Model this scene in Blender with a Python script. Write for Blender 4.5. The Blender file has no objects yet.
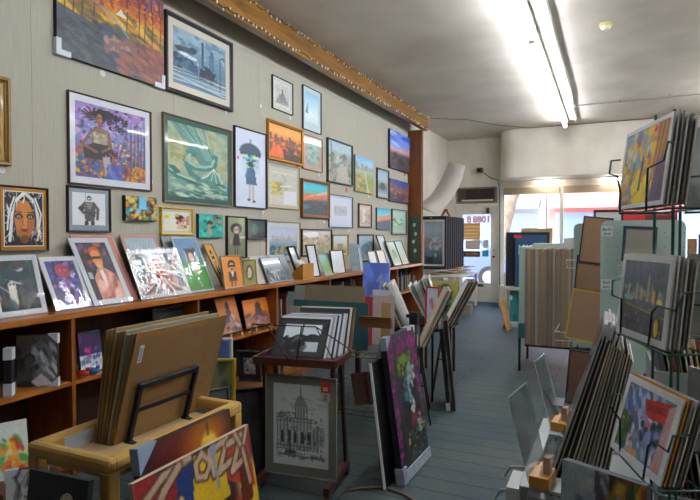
import bpy, math, random
import numpy as np
from mathutils import Vector, Matrix, Euler
R = math.radians
S = bpy.context.scene
COL = S.collection

# ------------------------------------------------------------------ camera
FPX = 556.0
CAM = Vector((0, 0, 1.40))
cd = bpy.data.cameras.new('camera'); cam = bpy.data.objects.new('camera', cd); COL.objects.link(cam)
cd.sensor_width = 36.0; cd.lens = 36.0 * FPX / 700; cd.clip_start = 0.05; cd.clip_end = 300
cam.location = CAM; cam.rotation_euler = (R(90 - 1.34), 0, R(24.9))
S.camera = cam
# ------------------------------------------------------------------ world, sun, exposure
W = bpy.data.worlds.new('World'); S.world = W; W.use_nodes = True
nt = W.node_tree; nt.nodes.clear()
o_ = nt.nodes.new('ShaderNodeOutputWorld'); b_ = nt.nodes.new('ShaderNodeBackground'); s_ = nt.nodes.new('ShaderNodeTexSky')
s_.sky_type = 'NISHITA'; s_.sun_disc = False; s_.sun_elevation = R(48); s_.sun_rotation = R(200)
nt.links.new(s_.outputs[0], b_.inputs[0]); nt.links.new(b_.outputs[0], o_.inputs[0]); b_.inputs[1].default_value = 1.05
sd = bpy.data.lights.new('sun', 'SUN'); sd.energy = 6.0; sd.angle = R(1); sd.color = (1, .95, .88)
sun = bpy.data.objects.new('sun', sd); COL.objects.link(sun); sun.rotation_euler = (R(42), 0, R(12)); sun.location = (0, 0, 20)
TUBE_L = 60.0
S.view_settings.view_transform = 'Standard'; S.view_settings.look = 'None'
S.view_settings.exposure = 0.5; S.view_settings.gamma = 1.0; S.view_settings.use_curve_mapping = False

# ------------------------------------------------------------------ measuring helpers
CM = Euler(cam.rotation_euler).to_matrix()
CR, CU, CF = CM @ Vector((1, 0, 0)), CM @ Vector((0, 1, 0)), CM @ Vector((0, 0, -1))
def hit(u, v, X=None, Y=None, Z=None, d=None):
    D = CR * (u - 350) + CF * FPX + CU * (250 - v)
    if d is not None: t = d / FPX
    elif X is not None: t = (X - CAM.x) / D.x
    elif Y is not None: t = (Y - CAM.y) / D.y
    else: t = (Z - CAM.z) / D.z
    return CAM + D * t
def col(u, z, X=None, Y=None):
    """point at height z, in image column u, on the plane X= or Y="""
    k = (u - 350) / FPX; n = CR - CF * k      # n.(p-CAM)=0
    q = Vector((X or 0, Y or 0, z)) - CAM
    if X is not None: y = -(n.x * q.x + n.z * q.z) / n.y; return Vector((X, y + CAM.y, z))
    x = -(n.y * q.y + n.z * q.z) / n.x; return Vector((x + CAM.x, Y, z))
def _lean(p0, p1, T, right):
    e = p1 - p0; e.z = 0; w = e.length; e.normalize(); base = p1 if right else p0
    D = CR * (T[0] - 350) + CF * FPX + CU * (250 - T[1])
    t = (base - CAM).dot(e) / D.dot(e); q = CAM + D * t - base
    back = Vector((-e.y, e.x, 0)); a = math.atan2(q.dot(back), q.z)
    return dict(loc=(p0 + p1) / 2, rz=math.atan2(e.y, e.x), tilt=-a, w=w, h=q.length)
def lean_z(BL, BR, T, z, right=False): return _lean(hit(*BL, Z=z), hit(*BR, Z=z), T, right)
def lean_x(uL, uR, T, X, z, right=False): return _lean(col(uL, z, X=X), col(uR, z, X=X), T, right)
def lean_y(uL, uR, T, Y, z, right=False): return _lean(col(uL, z, Y=Y), col(uR, z, Y=Y), T, right)
def on_wall(u0, u1, tl, bl, tr, br, X=-3.2):
    """rectangle of a picture hung on the left wall"""
    um = (u0 + u1) / 2; zt = hit(um, (tl + tr) / 2, X=X).z; zb = hit(um, (bl + br) / 2, X=X).z
    a = hit(u0, (tl + bl) / 2, X=X); b = hit(u1, (tr + br) / 2, X=X)
    return dict(loc=Vector((X, (a.y + b.y) / 2, zb)), rz=R(90), tilt=0, w=b.y - a.y, h=zt - zb)

# ------------------------------------------------------------------ materials
def lin(c):
    if isinstance(c, str):
        c = c.lstrip('#'); c = [int(c[i:i + 2], 16) / 255 for i in (0, 2, 4)]
    return [x / 12.92 if x <= .04045 else ((x + .055) / 1.055) ** 2.4 for x in c]
_M = {}
def M(c, rough=.6, metal=0., kind=None, coat=0., bump=0., scale=30., name=None, sc3=(1, 1, 1), var=.0, var2=None, emis=0., spec=.5):
    key = (c, rough, metal, kind, coat, bump, scale, sc3, var, var2, emis, spec)
    if key in _M: return _M[key]
    m = bpy.data.materials.new(name or kind or 'paint'); m.use_nodes = True; n = m.node_tree; B = n.nodes['Principled BSDF']
    base = lin(c)
    B.inputs['Base Color'].default_value = (*base, 1); B.inputs['Roughness'].default_value = rough; B.inputs['Metallic'].default_value = metal
    B.inputs['Coat Weight'].default_value = coat; B.inputs['Coat Roughness'].default_value = .08; B.inputs['Specular IOR Level'].default_value = spec
    if emis:
        B.inputs['Emission Color'].default_value = (*base, 1); B.inputs['Emission Strength'].default_value = emis
    if var or bump or kind == 'wood':
        tc = n.nodes.new('ShaderNodeTexCoord'); mp = n.nodes.new('ShaderNodeMapping'); mp.inputs['Scale'].default_value = sc3
        n.links.new(tc.outputs['Object'], mp.inputs['Vector'])
        nz = n.nodes.new('ShaderNodeTexNoise'); nz.inputs['Scale'].default_value = scale; nz.inputs['Detail'].default_value = 6
        n.links.new(mp.outputs[0], nz.inputs['Vector'])
        if kind == 'wood': nz.inputs['Distortion'].default_value = .6
        rp = n.nodes.new('ShaderNodeValToRGB'); v = var or .35
        d = lin(var2) if var2 else [x * (1 - v) for x in base]
        rp.color_ramp.elements[0].color = (*d, 1); rp.color_ramp.elements[0].position = .34
        rp.color_ramp.elements[1].color = (*[min(1, x * (1 + v * .35)) for x in base], 1); rp.color_ramp.elements[1].position = .66
        n.links.new(nz.outputs[0], rp.inputs[0]); n.links.new(rp.outputs[0], B.inputs['Base Color'])
        if bump:
            bp = n.nodes.new('ShaderNodeBump'); bp.inputs['Strength'].default_value = bump; bp.inputs['Distance'].default_value = .004
            n.links.new(nz.outputs[0], bp.inputs['Height']); n.links.new(bp.outputs[0], B.inputs['Normal'])
    _M[key] = m; return m
def wood(c, rough=.45, ax='y', scale=9., coat=0., v=.4):
    s = {'x': (.12, 1, 1), 'y': (1, .12, 1), 'z': (1, 1, .12)}[ax]
    return M(c, rough, kind='wood', scale=scale, sc3=tuple(k * 2.2 for k in s), var=v, coat=coat, bump=.05)
def art_mat(kind):
    m = bpy.data.materials.new('artwork_' + kind); m.use_nodes = True; n = m.node_tree; B = n.nodes['Principled BSDF']
    a = n.nodes.new('ShaderNodeAttribute'); a.attribute_name = 'art'; n.links.new(a.outputs['Color'], B.inputs['Base Color'])
    B.inputs['Roughness'].default_value = dict(glass=.6, paint=.42, print=.55)[kind]
    if kind == 'glass': B.inputs['Coat Weight'].default_value = .3; B.inputs['Coat Roughness'].default_value = .03
    if kind == 'paint':
        nz = n.nodes.new('ShaderNodeTexNoise'); nz.inputs['Scale'].default_value = 60; bp = n.nodes.new('ShaderNodeBump')
        bp.inputs['Strength'].default_value = .15; bp.inputs['Distance'].default_value = .003
        n.links.new(nz.outputs[0], bp.inputs['Height']); n.links.new(bp.outputs[0], B.inputs['Normal'])
    return m
ART = {k: art_mat(k) for k in ('glass', 'paint', 'print')}
def film_mat(name, fac, bump, scale, tint=(1, 1, 1), mul=.22, rough=.05):
    m = bpy.data.materials.new(name); m.use_nodes = True; n = m.node_tree; n.nodes.clear()
    o = n.nodes.new('ShaderNodeOutputMaterial'); mx = n.nodes.new('ShaderNodeMixShader'); t = n.nodes.new('ShaderNodeBsdfTransparent'); g = n.nodes.new('ShaderNodeBsdfGlossy')
    t.inputs[0].default_value = (*tint, 1); g.inputs['Roughness'].default_value = rough
    fr = n.nodes.new('ShaderNodeFresnel'); fr.inputs[0].default_value = 1.5
    ma = n.nodes.new('ShaderNodeMath'); ma.operation = 'MULTIPLY_ADD'; ma.inputs[1].default_value = mul; ma.inputs[2].default_value = fac
    n.links.new(fr.outputs[0], ma.inputs[0]); n.links.new(ma.outputs[0], mx.inputs[0]); n.links.new(t.outputs[0], mx.inputs[1]); n.links.new(g.outputs[0], mx.inputs[2])
    if bump:
        tc = n.nodes.new('ShaderNodeTexCoord'); mp = n.nodes.new('ShaderNodeMapping'); mp.inputs['Rotation'].default_value = (0, .7, 0); mp.inputs['Scale'].default_value = (1, 1, .25)
        nz = n.nodes.new('ShaderNodeTexNoise'); nz.inputs['Scale'].default_value = scale; nz.inputs['Detail'].default_value = 1.5; nz.inputs['Distortion'].default_value = .8
        bp = n.nodes.new('ShaderNodeBump'); bp.inputs['Strength'].default_value = bump; bp.inputs['Distance'].default_value = .02
        n.links.new(tc.outputs['Object'], mp.inputs[0]); n.links.new(mp.outputs[0], nz.inputs['Vector']); n.links.new(nz.outputs[0], bp.inputs['Height'])
        n.links.new(bp.outputs[0], g.inputs['Normal']); n.links.new(bp.outputs[0], fr.inputs['Normal'])
    n.links.new(mx.outputs[0], o.inputs[0]); return m
FILM = film_mat('clear_film', .0, .35, 14, mul=.10, rough=.03); GLASS = film_mat('window_glass', .0, 0, 1); ACRYL = film_mat('acrylic', .02, 0, 1, (.97, .98, .98), mul=.6)
FOIL = film_mat('crinkled_film', .0, .8, 26, mul=.28, rough=.05)

# ------------------------------------------------------------------ mesh builder
class MB:
    def __init__(s): s.v = []; s.f = []
    def add(s, vs, fs):
        k = len(s.v); s.v += [tuple(p) for p in vs]; s.f += [tuple(i + k for i in f) for f in fs]; return s
    def box(s, x0, x1, y0, y1, z0, z1):
        if x0 > x1: x0, x1 = x1, x0
        if y0 > y1: y0, y1 = y1, y0
        if z0 > z1: z0, z1 = z1, z0
        return s.add([(x0, y0, z0), (x1, y0, z0), (x1, y1, z0), (x0, y1, z0), (x0, y0, z1), (x1, y0, z1), (x1, y1, z1), (x0, y1, z1)],
                     [(0, 3, 2, 1), (4, 5, 6, 7), (0, 1, 5, 4), (1, 2, 6, 5), (2, 3, 7, 6), (3, 0, 4, 7)])
    def prism(s, pts, a, b, ax='y'):
        """2D outline extruded from a to b along ax"""
        n = len(pts); area = sum(pts[i][0] * pts[(i + 1) % n][1] - pts[(i + 1) % n][0] * pts[i][1] for i in range(n))
        if ax == 'y': area = -area
        if area < 0: pts = pts[::-1]
        f = {'y': lambda p, t: (p[0], t, p[1]), 'x': lambda p, t: (t, p[0], p[1]), 'z': lambda p, t: (p[0], p[1], t)}[ax]
        if a > b: a, b = b, a
        return s.add([f(p, a) for p in pts] + [f(p, b) for p in pts],
                     [tuple(reversed(range(n))), tuple(range(n, 2 * n))] + [(i, (i + 1) % n, n + (i + 1) % n, n + i) for i in range(n)])
    def cyl(s, p, q, r, n=10, r2=None):
        p, q = Vector(p), Vector(q); r2 = r if r2 is None else r2; d = (q - p).normalized()
        a = d.orthogonal().normalized(); b = d.cross(a)
        vs = [p + (a * math.cos(t) + b * math.sin(t)) * r for t in [2 * math.pi * i / n for i in range(n)]]
        vs += [q + (a * math.cos(t) + b * math.sin(t)) * r2 for t in [2 * math.pi * i / n for i in range(n)]]
        return s.add(vs, [tuple(reversed(range(n))), tuple(range(n, 2 * n))] + [(i, (i + 1) % n, n + (i + 1) % n, n + i) for i in range(n)])
    def tube(s, pts, r, n=7):
        pts = [Vector(p) for p in pts]; k0 = len(s.v); ref = None; rings = []
        for i, p in enumerate(pts):
            d = (pts[min(i + 1, len(pts) - 1)] - pts[max(i - 1, 0)]).normalized()
            if ref is None: ref = d.orthogonal().normalized()
            ref = (ref - d * ref.dot(d))
            ref = ref.normalized() if ref.length > 1e-4 else d.orthogonal().normalized()
            b = d.cross(ref)
            rings.append([p + (ref * math.cos(2 * math.pi * j / n) + b * math.sin(2 * math.pi * j / n)) * r for j in range(n)])
        vs = [q for g in rings for q in g]; fs = []
        for i in range(len(pts) - 1):
            for j in range(n): fs.append((i * n + j, i * n + (j + 1) % n, (i + 1) * n + (j + 1) % n, (i + 1) * n + j))
        fs += [tuple(reversed(range(n))), tuple(range((len(pts) - 1) * n, len(pts) * n))]
        return s.add(vs, fs)
    def ball(s, c, r, nu=10, nv=6, sx=1, sy=1, sz=1):
        vs = [(c[0], c[1], c[2] + r * sz)]; fs = []
        for i in range(1, nv):
            for j in range(nu):
                a, b = math.pi * i / nv, 2 * math.pi * j / nu
                vs.append((c[0] + r * sx * math.sin(a) * math.cos(b), c[1] + r * sy * math.sin(a) * math.sin(b), c[2] + r * sz * math.cos(a)))
        vs.append((c[0], c[1], c[2] - r * sz)); L = len(vs) - 1
        for j in range(nu):
            fs.append((0, 1 + j, 1 + (j + 1) % nu)); fs.append((L, 1 + (nv - 2) * nu + (j + 1) % nu, 1 + (nv - 2) * nu + j))
            for i in range(nv - 2):
                fs.append((1 + i * nu + j, 1 + (i + 1) * nu + j, 1 + (i + 1) * nu + (j + 1) % nu, 1 + i * nu + (j + 1) % nu))
        return s.add(vs, fs)
    def ring(s, w, h, prof, z0=0):
        """closed profile of (inset, y) swept round a rectangle w x h standing in the xz plane"""
        n = len(prof); vs = []
        for (i, y) in prof: vs += [(-w / 2 + i, y, z0 + i), (w / 2 - i, y, z0 + i), (w / 2 - i, y, z0 + h - i), (-w / 2 + i, y, z0 + h - i)]
        fs = []
        for a in range(n):
            b = (a + 1) % n
            for k in range(4): fs.append((a * 4 + k, a * 4 + (k + 1) % 4, b * 4 + (k + 1) % 4, b * 4 + k))
        return s.add(vs, fs)
    def build(s, name, mat, parent=None, smooth=False, bevel=0, loc=None):
        me = bpy.data.meshes.new(name); me.from_pydata(s.v, [], s.f); me.materials.append(mat)
        me.validate(); me.update()
        if smooth:
            for p in me.polygons: p.use_smooth = True
        o = bpy.data.objects.new(name, me); COL.objects.link(o)
        if parent: o.parent = parent
        if loc is not None: o.location = loc
        if bevel:
            b = o.modifiers.new('bevel', 'BEVEL'); b.width = bevel; b.segments = 2; b.limit_method = 'ANGLE'
        return o
def tag(o, label=None, cat=None, group=None, kind=None):
    if label: o['label'] = label
    if cat: o['category'] = cat
    if group: o['group'] = group
    if kind: o['kind'] = kind
    return o
def thing(name, label, cat, loc=(0, 0, 0), rz=0, tilt=0, group=None):
    o = bpy.data.objects.new(name, None); COL.objects.link(o); o.empty_display_size = .05
    o.location = loc; o.rotation_euler = (tilt, 0, rz); return tag(o, label, cat, group)
def struct(name, mb, mat, bevel=0): return tag(mb.build(name, mat, bevel=bevel), kind='structure')
def copy_tree(o, parent=None):
    c = o.copy(); COL.objects.link(c); c.parent = parent
    for ch in [k for k in COL.objects if k.parent == o]: copy_tree(ch, c)
    return c
def text(s, size, mat, parent, loc, rot=(R(90), 0, 0), name='lettering', mirror=False, ext=.0008, align='CENTER', spacing=1):
    cu = bpy.data.curves.new('t', 'FONT'); cu.body = s; cu.size = size; cu.extrude = ext; cu.offset = size * .02; cu.align_x = align; cu.align_y = 'CENTER'; cu.space_character = spacing
    t = bpy.data.objects.new('t', cu); COL.objects.link(t)
    me = bpy.data.meshes.new_from_object(t.evaluated_get(bpy.context.evaluated_depsgraph_get())); bpy.data.objects.remove(t)
    me.materials.clear(); me.materials.append(mat)
    o = bpy.data.objects.new(name, me); COL.objects.link(o); o.parent = parent; o.location = loc; o.rotation_euler = rot
    if mirror:
        for v in me.vertices: v.co.x = -v.co.x
        me.flip_normals()
    return o

# ------------------------------------------------------------------ painting on a fine mesh
def rgb(c): c = c.lstrip('#'); return np.array([int(c[i:i + 2], 16) / 255 for i in (0, 2, 4)])
class Art:
    def __init__(s, w, h, bg='#808080'):
        s.a = np.zeros((h, w, 3)); s.a[:] = rgb(bg); s.w = w; s.h = h; s.r = w / h
        s.Y, s.X = np.mgrid[0:h, 0:w]; s.X = (s.X + .5) / w; s.Y = 1 - (s.Y + .5) / h
    def mix(s, m, c, a=1):
        m = np.clip(m, 0, 1)[..., None] * a; s.a = s.a * (1 - m) + rgb(c) * m; return s
    def grad(s, *st, y0=0, y1=1):
        n = len(st) - 1; t = np.clip((y1 - s.Y) / (y1 - y0), 0, 1) * n; i = np.minimum(t.astype(int), n - 1); f = (t - i)[..., None]
        C = np.array([rgb(c) for c in st]); g = C[i] * (1 - f) + C[i + 1] * f; k = ((s.Y >= y0) & (s.Y <= y1))[..., None]
        s.a = np.where(k, g, s.a); return s
    def el(s, x, y, rx, ry, c, rot=0, a=1, soft=.15):
        dx, dy = (s.X - x) * s.r, s.Y - y; t = math.radians(rot); u = dx * math.cos(t) + dy * math.sin(t); v = -dx * math.sin(t) + dy * math.cos(t)
        q = np.sqrt((u / (rx * s.r)) ** 2 + (v / ry) ** 2); return s.mix((1 - q) / soft + .5, c, a)
    def poly(s, pts, c, a=1):
        m = np.zeros(s.X.shape, bool); n = len(pts)
        for i in range(n):
            (x1, y1), (x2, y2) = pts[i], pts[(i + 1) % n]
            if y1 == y2: continue
            m ^= ((y1 > s.Y) != (y2 > s.Y)) & (s.X < (x2 - x1) * (s.Y - y1) / (y2 - y1) + x1)
        return s.mix(m.astype(float), c, a)
    def rect(s, x0, y0, x1, y1, c, a=1): return s.poly([(x0, y0), (x1, y0), (x1, y1), (x0, y1)], c, a)
    def ln(s, pts, w, c, a=1):
        for (x1, y1), (x2, y2) in zip(pts, pts[1:]):
            dx, dy = (x2 - x1) * s.r, y2 - y1; L = dx * dx + dy * dy + 1e-9
            t = np.clip(((s.X - x1) * s.r * dx + (s.Y - y1) * dy) / L, 0, 1)
            q = np.hypot((s.X - x1) * s.r - t * dx, s.Y - y1 - t * dy); s.mix((w / 2 - q) * s.h + .5, c, a)
        return s
    def dabs(s, n, pal, box=(0, 0, 1, 1), size=.05, asp=1.6, seed=1, a=.9, rot=None):
        rg = random.Random(seed)
        for _ in range(n):
            z = size * rg.uniform(.5, 1.4)
            s.el(rg.uniform(box[0], box[2]), rg.uniform(box[1], box[3]), z * asp / s.r * .7, z * .7, rg.choice(pal), rg.uniform(0, 180) if rot is None else rot + rg.uniform(-15, 15), a, .5)
        return s
    def nz(s, amp=.06, seed=1):
        rg = np.random.RandomState(seed); s.a = np.clip(s.a + (rg.rand(s.h, s.w, 1) - .5) * 2 * amp, 0, 1); return s
    def sky(s, x0, x1, y, hmax, c, n=9, seed=2):
        rg = random.Random(seed); st = (x1 - x0) / n
        for i in range(n): s.rect(x0 + i * st, y, x0 + (i + rg.uniform(.6, .98)) * st, y + hmax * rg.uniform(.3, 1), c)
        return s
GAIN = 1.35
def art_obj(A, w, h, y, parent, kind='glass', z0=0, name='artwork', gain=None, x0=0):
    H_, W_ = A.a.shape[:2]; X, Z = np.meshgrid(np.linspace(-w / 2, w / 2, W_) + x0, np.linspace(h, 0, H_) + z0)
    co = np.stack([X, np.full_like(X, y), Z], -1).reshape(-1, 3)
    i = np.arange(W_ * H_).reshape(H_, W_); f = np.stack([i[1:, :-1], i[1:, 1:], i[:-1, 1:], i[:-1, :-1]], -1).reshape(-1, 4)
    me = bpy.data.meshes.new(name); me.from_pydata(co.tolist(), [], f.tolist())
    a = A.a; l = np.where(a <= .04045, a / 12.92, ((a + .055) / 1.055) ** 2.4) * (gain or GAIN) * .86; l = np.clip(l, 0, .9)
    at = me.attributes.new('art', 'FLOAT_COLOR', 'POINT'); at.data.foreach_set('color', np.concatenate([l.reshape(-1, 3), np.ones((W_ * H_, 1))], 1).astype('f').ravel())
    me.materials.append(ART[kind]); o = bpy.data.objects.new(name, me); COL.objects.link(o); o.parent = parent; return o

# ------------------------------------------------------------------ picture makers (front is local -y, bottom at z=0, back at y=0)
def framed(P, label, A, fc='#15151a', fw=.012, fd=.022, mw=.04, mc='#d8dade', cat='framed picture', name='framed_picture', group=None, mb=None, rough=.4, metal=0, inner=None, gain=None, mb_w=None, kind='glass'):
    t = thing(name, label, cat, P['loc'], P['rz'], P['tilt'], group); w, h = P['w'], P['h']
    MB().ring(w, h, [(0, 0), (0, -fd * .9), (fw * .15, -fd), (fw * .55, -fd * .95), (fw * .75, -fd * .7), (fw, -fd * .6), (fw, 0)]).build('frame', M(fc, rough, metal), t)
    if inner: MB().ring(w - 2 * fw, h - 2 * fw, [(0, 0), (0, -fd * .62), (.006, -fd * .5), (.006, 0)], fw).build('frame_liner', M(inner, .4, .3), t)
    i = fw + (.005 if inner else 0); yb = -fd * .35
    MB().box(-w / 2 + fw * .5, w / 2 - fw * .5, -.001, yb + .0015, fw * .5, h - fw * .5).build('backing_board', M('#8d7a5c', .9), t)
    b = mb_w if mb_w is not None else mw
    aw, ah = w - 2 * i - 2 * mw, h - 2 * i - mw - b
    if mw > 0:
        x0, x1, z0, z1 = -aw / 2, aw / 2, i + b, i + b + ah; X0, X1, Z0, Z1 = -w / 2 + i * .9, w / 2 - i * .9, i * .9, h - i * .9
        m = MB()
        for q in ((X0, X1, Z0, z0), (X0, X1, z1, Z1), (X0, x0, z0, z1), (x1, X1, z0, z1)): m.box(q[0], q[1], yb, yb - .0025, q[2], q[3])
        m.build('mat_board', M(mc, .85, coat=.7), t)
        if mb: # inner mat line
            MB().ring(aw + .012, ah + .012, [(0, yb - .0026), (0, yb - .0032), (.006, yb - .0032), (.006, yb - .0026)], i + b - .006).build('mat_liner', M(mb, .8), t)
    art_obj(A, aw, ah, yb - .0005 if mw > 0 else yb - .001, t, kind, i + b, gain=gain); return t
def canvas(P, label, A, d=.02, edge='#1a1a1e', cat='canvas painting', name='canvas_painting', wraps=(), wc='#cfd4dc', group=None, gain=None, kind='paint'):
    t = thing(name, label, cat, P['loc'], P['rz'], P['tilt'], group); w, h = P['w'], P['h']
    MB().box(-w / 2, w / 2, -d, 0, 0, h).build('stretched_canvas', M(edge, .7), t, bevel=.002)
    art_obj(A, w - .003, h - .003, -d - .0006, t, kind, .0015, gain=gain)
    for (cx, cz, s) in wraps:          # cardboard or foam corner protectors
        sx, sz = (-1 if cx == 0 else 1), (-1 if cz == 0 else 1); X, Z = sx * w / 2, h * cz; m = MB()
        if s < 0:   # L-shaped foam corner
            s = -s; m.box(X + sx * .006, X - sx * s * .3, -d - .006, .0, Z + sz * .006, Z - sz * s); m.box(X - sx * s * .3, X - sx * s, -d - .006, .0, Z + sz * .006, Z - sz * s * .3)
        else: m.prism([(X + sx * .004, Z + sz * .004), (X - sx * s, Z + sz * .004), (X + sx * .004, Z - sz * s)], -d - .005, -.0005)
        m.build('corner_protector', M(wc, .5), t)
    return t
def sleeved(P, label, A, mw=.03, mc='#dfe1e6', d=.005, cat='matted print', name='matted_print', group=None, film=True, over=.012, kind='print', bc='#b9b6ae', fm=None, ay=0, gain=None, mb_w=None, back=None):
    t = thing(name, label, cat, P['loc'], P['rz'], P['tilt'], group); w, h = P['w'], P['h']
    MB().box(-w / 2, w / 2, -d, 0, 0, h).build('backing_board', M(bc, .9), t)
    b = mb_w if mb_w is not None else mw; aw, ah = w - 2 * mw, h - mw - b; x, z0, z1 = aw / 2, b, h - mw
    if mw > 0:
        m = MB()
        for q in ((-w / 2, w / 2, 0, z0), (-w / 2, w / 2, z1, h), (-w / 2, -x, z0, z1), (x, w / 2, z0, z1)): m.box(q[0], q[1], -d - .0002, -d - .0025, q[2], q[3])
        m.build('mat_board', M(mc, .8), t)
    if A is not None: art_obj(A, aw, ah, -d - .0008, t, kind, b, gain=gain)
    if film:
        m = MB(); W_, H_ = w / 2 + .003, h + over; n = 6
        m.box(-W_, W_, -d - .005, -d - .0046, -.0005, H_); m.build('plastic_sleeve', fm or FILM, t)
    return t
def plain_board(P, label, c, d=.004, cat='mat board', name='mat_board', group=None, rough=.85, rim=None):
    t = MB().box(-P['w'] / 2, P['w'] / 2, -d, 0, 0, P['h']).build(name, M(c, rough, var=.08, scale=12.), loc=P['loc'])
    t.rotation_euler = (P['tilt'], 0, P['rz']); return tag(t, label, cat, group)
def PL(x, y, z, w, h, rz=0, tilt=0): return dict(loc=Vector((x, y, z)), rz=R(rz), tilt=R(tilt), w=w, h=h)
# ================================================================== THE SHOP SHELL
XL, XR, YF, YB, H = -3.2, 2.5, 12.0, -2.6, 3.5
# floor: grooved grey-teal boards running across the shop
m = bpy.data.materials.new('painted_floorboards'); m.use_nodes = True; n = m.node_tree; B = n.nodes['Principled BSDF']
tc = n.nodes.new('ShaderNodeTexCoord'); mp = n.nodes.new('ShaderNodeMapping'); mp.inputs['Rotation'].default_value = (0, 0, 0)
br = n.nodes.new('ShaderNodeTexBrick'); br.inputs['Scale'].default_value = 1; br.inputs['Brick Width'].default_value = 1.3; br.inputs['Row Height'].default_value = .155
br.inputs['Mortar Size'].default_value = .006; br.inputs['Mortar Smooth'].default_value = .3; br.offset = .35
br.inputs['Color1'].default_value = (*lin('#34403f'), 1); br.inputs['Color2'].default_value = (*lin('#2c3b3e'), 1); br.inputs['Mortar'].default_value = (*lin('#12181a'), 1)
nz = n.nodes.new('ShaderNodeTexNoise'); nz.inputs['Scale'].default_value = 1.1; nz.inputs['Detail'].default_value = 8; nz.inputs['Roughness'].default_value = .7
rp = n.nodes.new('ShaderNodeValToRGB'); rp.color_ramp.elements[0].color = (*lin('#2c4653'), 1); rp.color_ramp.elements[0].position = .35
rp.color_ramp.elements[1].color = (*lin('#585a52'), 1); rp.color_ramp.elements[1].position = .68
mx = n.nodes.new('ShaderNodeMix'); mx.data_type = 'RGBA'; mx.inputs[0].default_value = .5
n.links.new(tc.outputs['Object'], mp.inputs[0]); n.links.new(mp.outputs[0], br.inputs[0]); n.links.new(mp.outputs[0], nz.inputs['Vector']); n.links.new(nz.outputs[0], rp.inputs[0])
ml = n.nodes.new('ShaderNodeMix'); ml.data_type = 'RGBA'; ml.blend_type = 'MULTIPLY'; ml.inputs[0].default_value = 1
n.links.new(br.outputs[0], mx.inputs[6]); n.links.new(rp.outputs[0], mx.inputs[7])
iv = n.nodes.new('ShaderNodeMapRange'); iv.inputs[1].default_value = 0; iv.inputs[2].default_value = 1; iv.inputs[3].default_value = 1; iv.inputs[4].default_value = .3
n.links.new(br.outputs['Fac'], iv.inputs[0]); n.links.new(mx.outputs[2], ml.inputs[6]); n.links.new(iv.outputs[0], ml.inputs[7]); n.links.new(ml.outputs[2], B.inputs['Base Color'])
B.inputs['Roughness'].default_value = .6; B.inputs['Specular IOR Level'].default_value = .3
bp = n.nodes.new('ShaderNodeBump'); bp.inputs['Strength'].default_value = .25; bp.inputs['Distance'].default_value = .004; n.links.new(iv.outputs[0], bp.inputs['Height']); n.links.new(bp.outputs[0], B.inputs['Normal'])
FLOOR = m
struct('floor', MB().box(XL - .1, XR + .1, YB - .1, YF + .12, -.08, 0), FLOOR)
PLAST = M('#dbd3c6', .8, var=.06, var2='#c8beaf', scale=1.3, bump=.15); PLW = M('#dcd5c8', .75, var=.06, var2='#cbc2b3', scale=1.6, bump=.1)
struct('ceiling', MB().box(XL - .1, XR + .1, YB - .1, YF + .12, H, H + .1), PLAST)
# left wall in fabric panels, seams every 1.2 m
FAB = M('#b1ae9f', .95, var=.07, scale=90., sc3=(1, 1, .05), bump=.2)
m = MB(); ys = [YB + 1.22 * i for i in range(10)] + [9.32]
m.box(XL - .1, XL - .006, YB, YF, 0, H)
for a, b in zip(ys, ys[1:]): m.box(XL - .006, XL, a + .0012, b - .0012, 0, 3.2)
m.box(XL - .006, XL + .004, YB, 9.3, 3.2, 3.215)
struct('wall_left', m, FAB)
struct('wall_left_end', MB().box(XL - .006, XL + .001, 9.46, YF, 0, H), PLW)
struct('wall_right', MB().box(XR, XR + .1, YB, YF, 0, H), PLW)
struct('wall_back', MB().box(XL - .1, XR + .1, YB - .1, YB, 0, H), M('#8f8b80', .9))
# storefront wall: pieces round the door and the display windows
m = MB()
DX0, DX1, DZ = -3.03, -2.13, 2.07
m.box(XL, DX0 - .06, YF, YF + .12, 0, H); m.box(DX0 - .06, DX1 + .1, YF, YF + .12, 2.52, H)
m.box(-2.03, XR, YF, YF + .12, 0, .38); m.box(-2.03, XR, YF, YF + .12, 2.46, H)
struct('wall_front', m, PLW)
# bowed plaster bulkhead over the display window
pts = [(XR, YF), (XR, 11.2), (-1.62, 11.2)] + [(-1.62 - .36 * math.sin(t), 11.56 - .36 * math.cos(t)) for t in [R(a) for a in range(10, 91, 10)]] + [(-1.98, YF)]
struct('trim_bulkhead', MB().prism(pts, 2.56, H - .001, 'z'), PLW)
struct('trim_display_platform', MB().box(-1.98, XR, 11.35, YF, 0, .42), M('#b9b2a5', .7))
# window frames, mullions and panes
WH = M('#d5d2ca', .5, var=.08, scale=6.)
xs = [-2.03, -.86, .42, 1.7, XR]
for k, (a, b) in enumerate(zip(xs, xs[1:])):
    w = MB().ring(b - a, 2.08, [(0, 0), (0, -.07), (.035, -.07), (.035, 0)]).build('window_%d' % (k + 1), WH, loc=((a + b) / 2, YF + .08, .38)); tag(w, kind='structure')
    MB().box(-(b - a) / 2 + .03, (b - a) / 2 - .03, -.035, -.031, .03, 2.05).build('window_pane', GLASS, w)
    MB().box(-(b - a) / 2 + .035, (b - a) / 2 - .035, -.12, -.072, 1.9, 2.045).build('window_blind', M('#a89880', .8), w)
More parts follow.
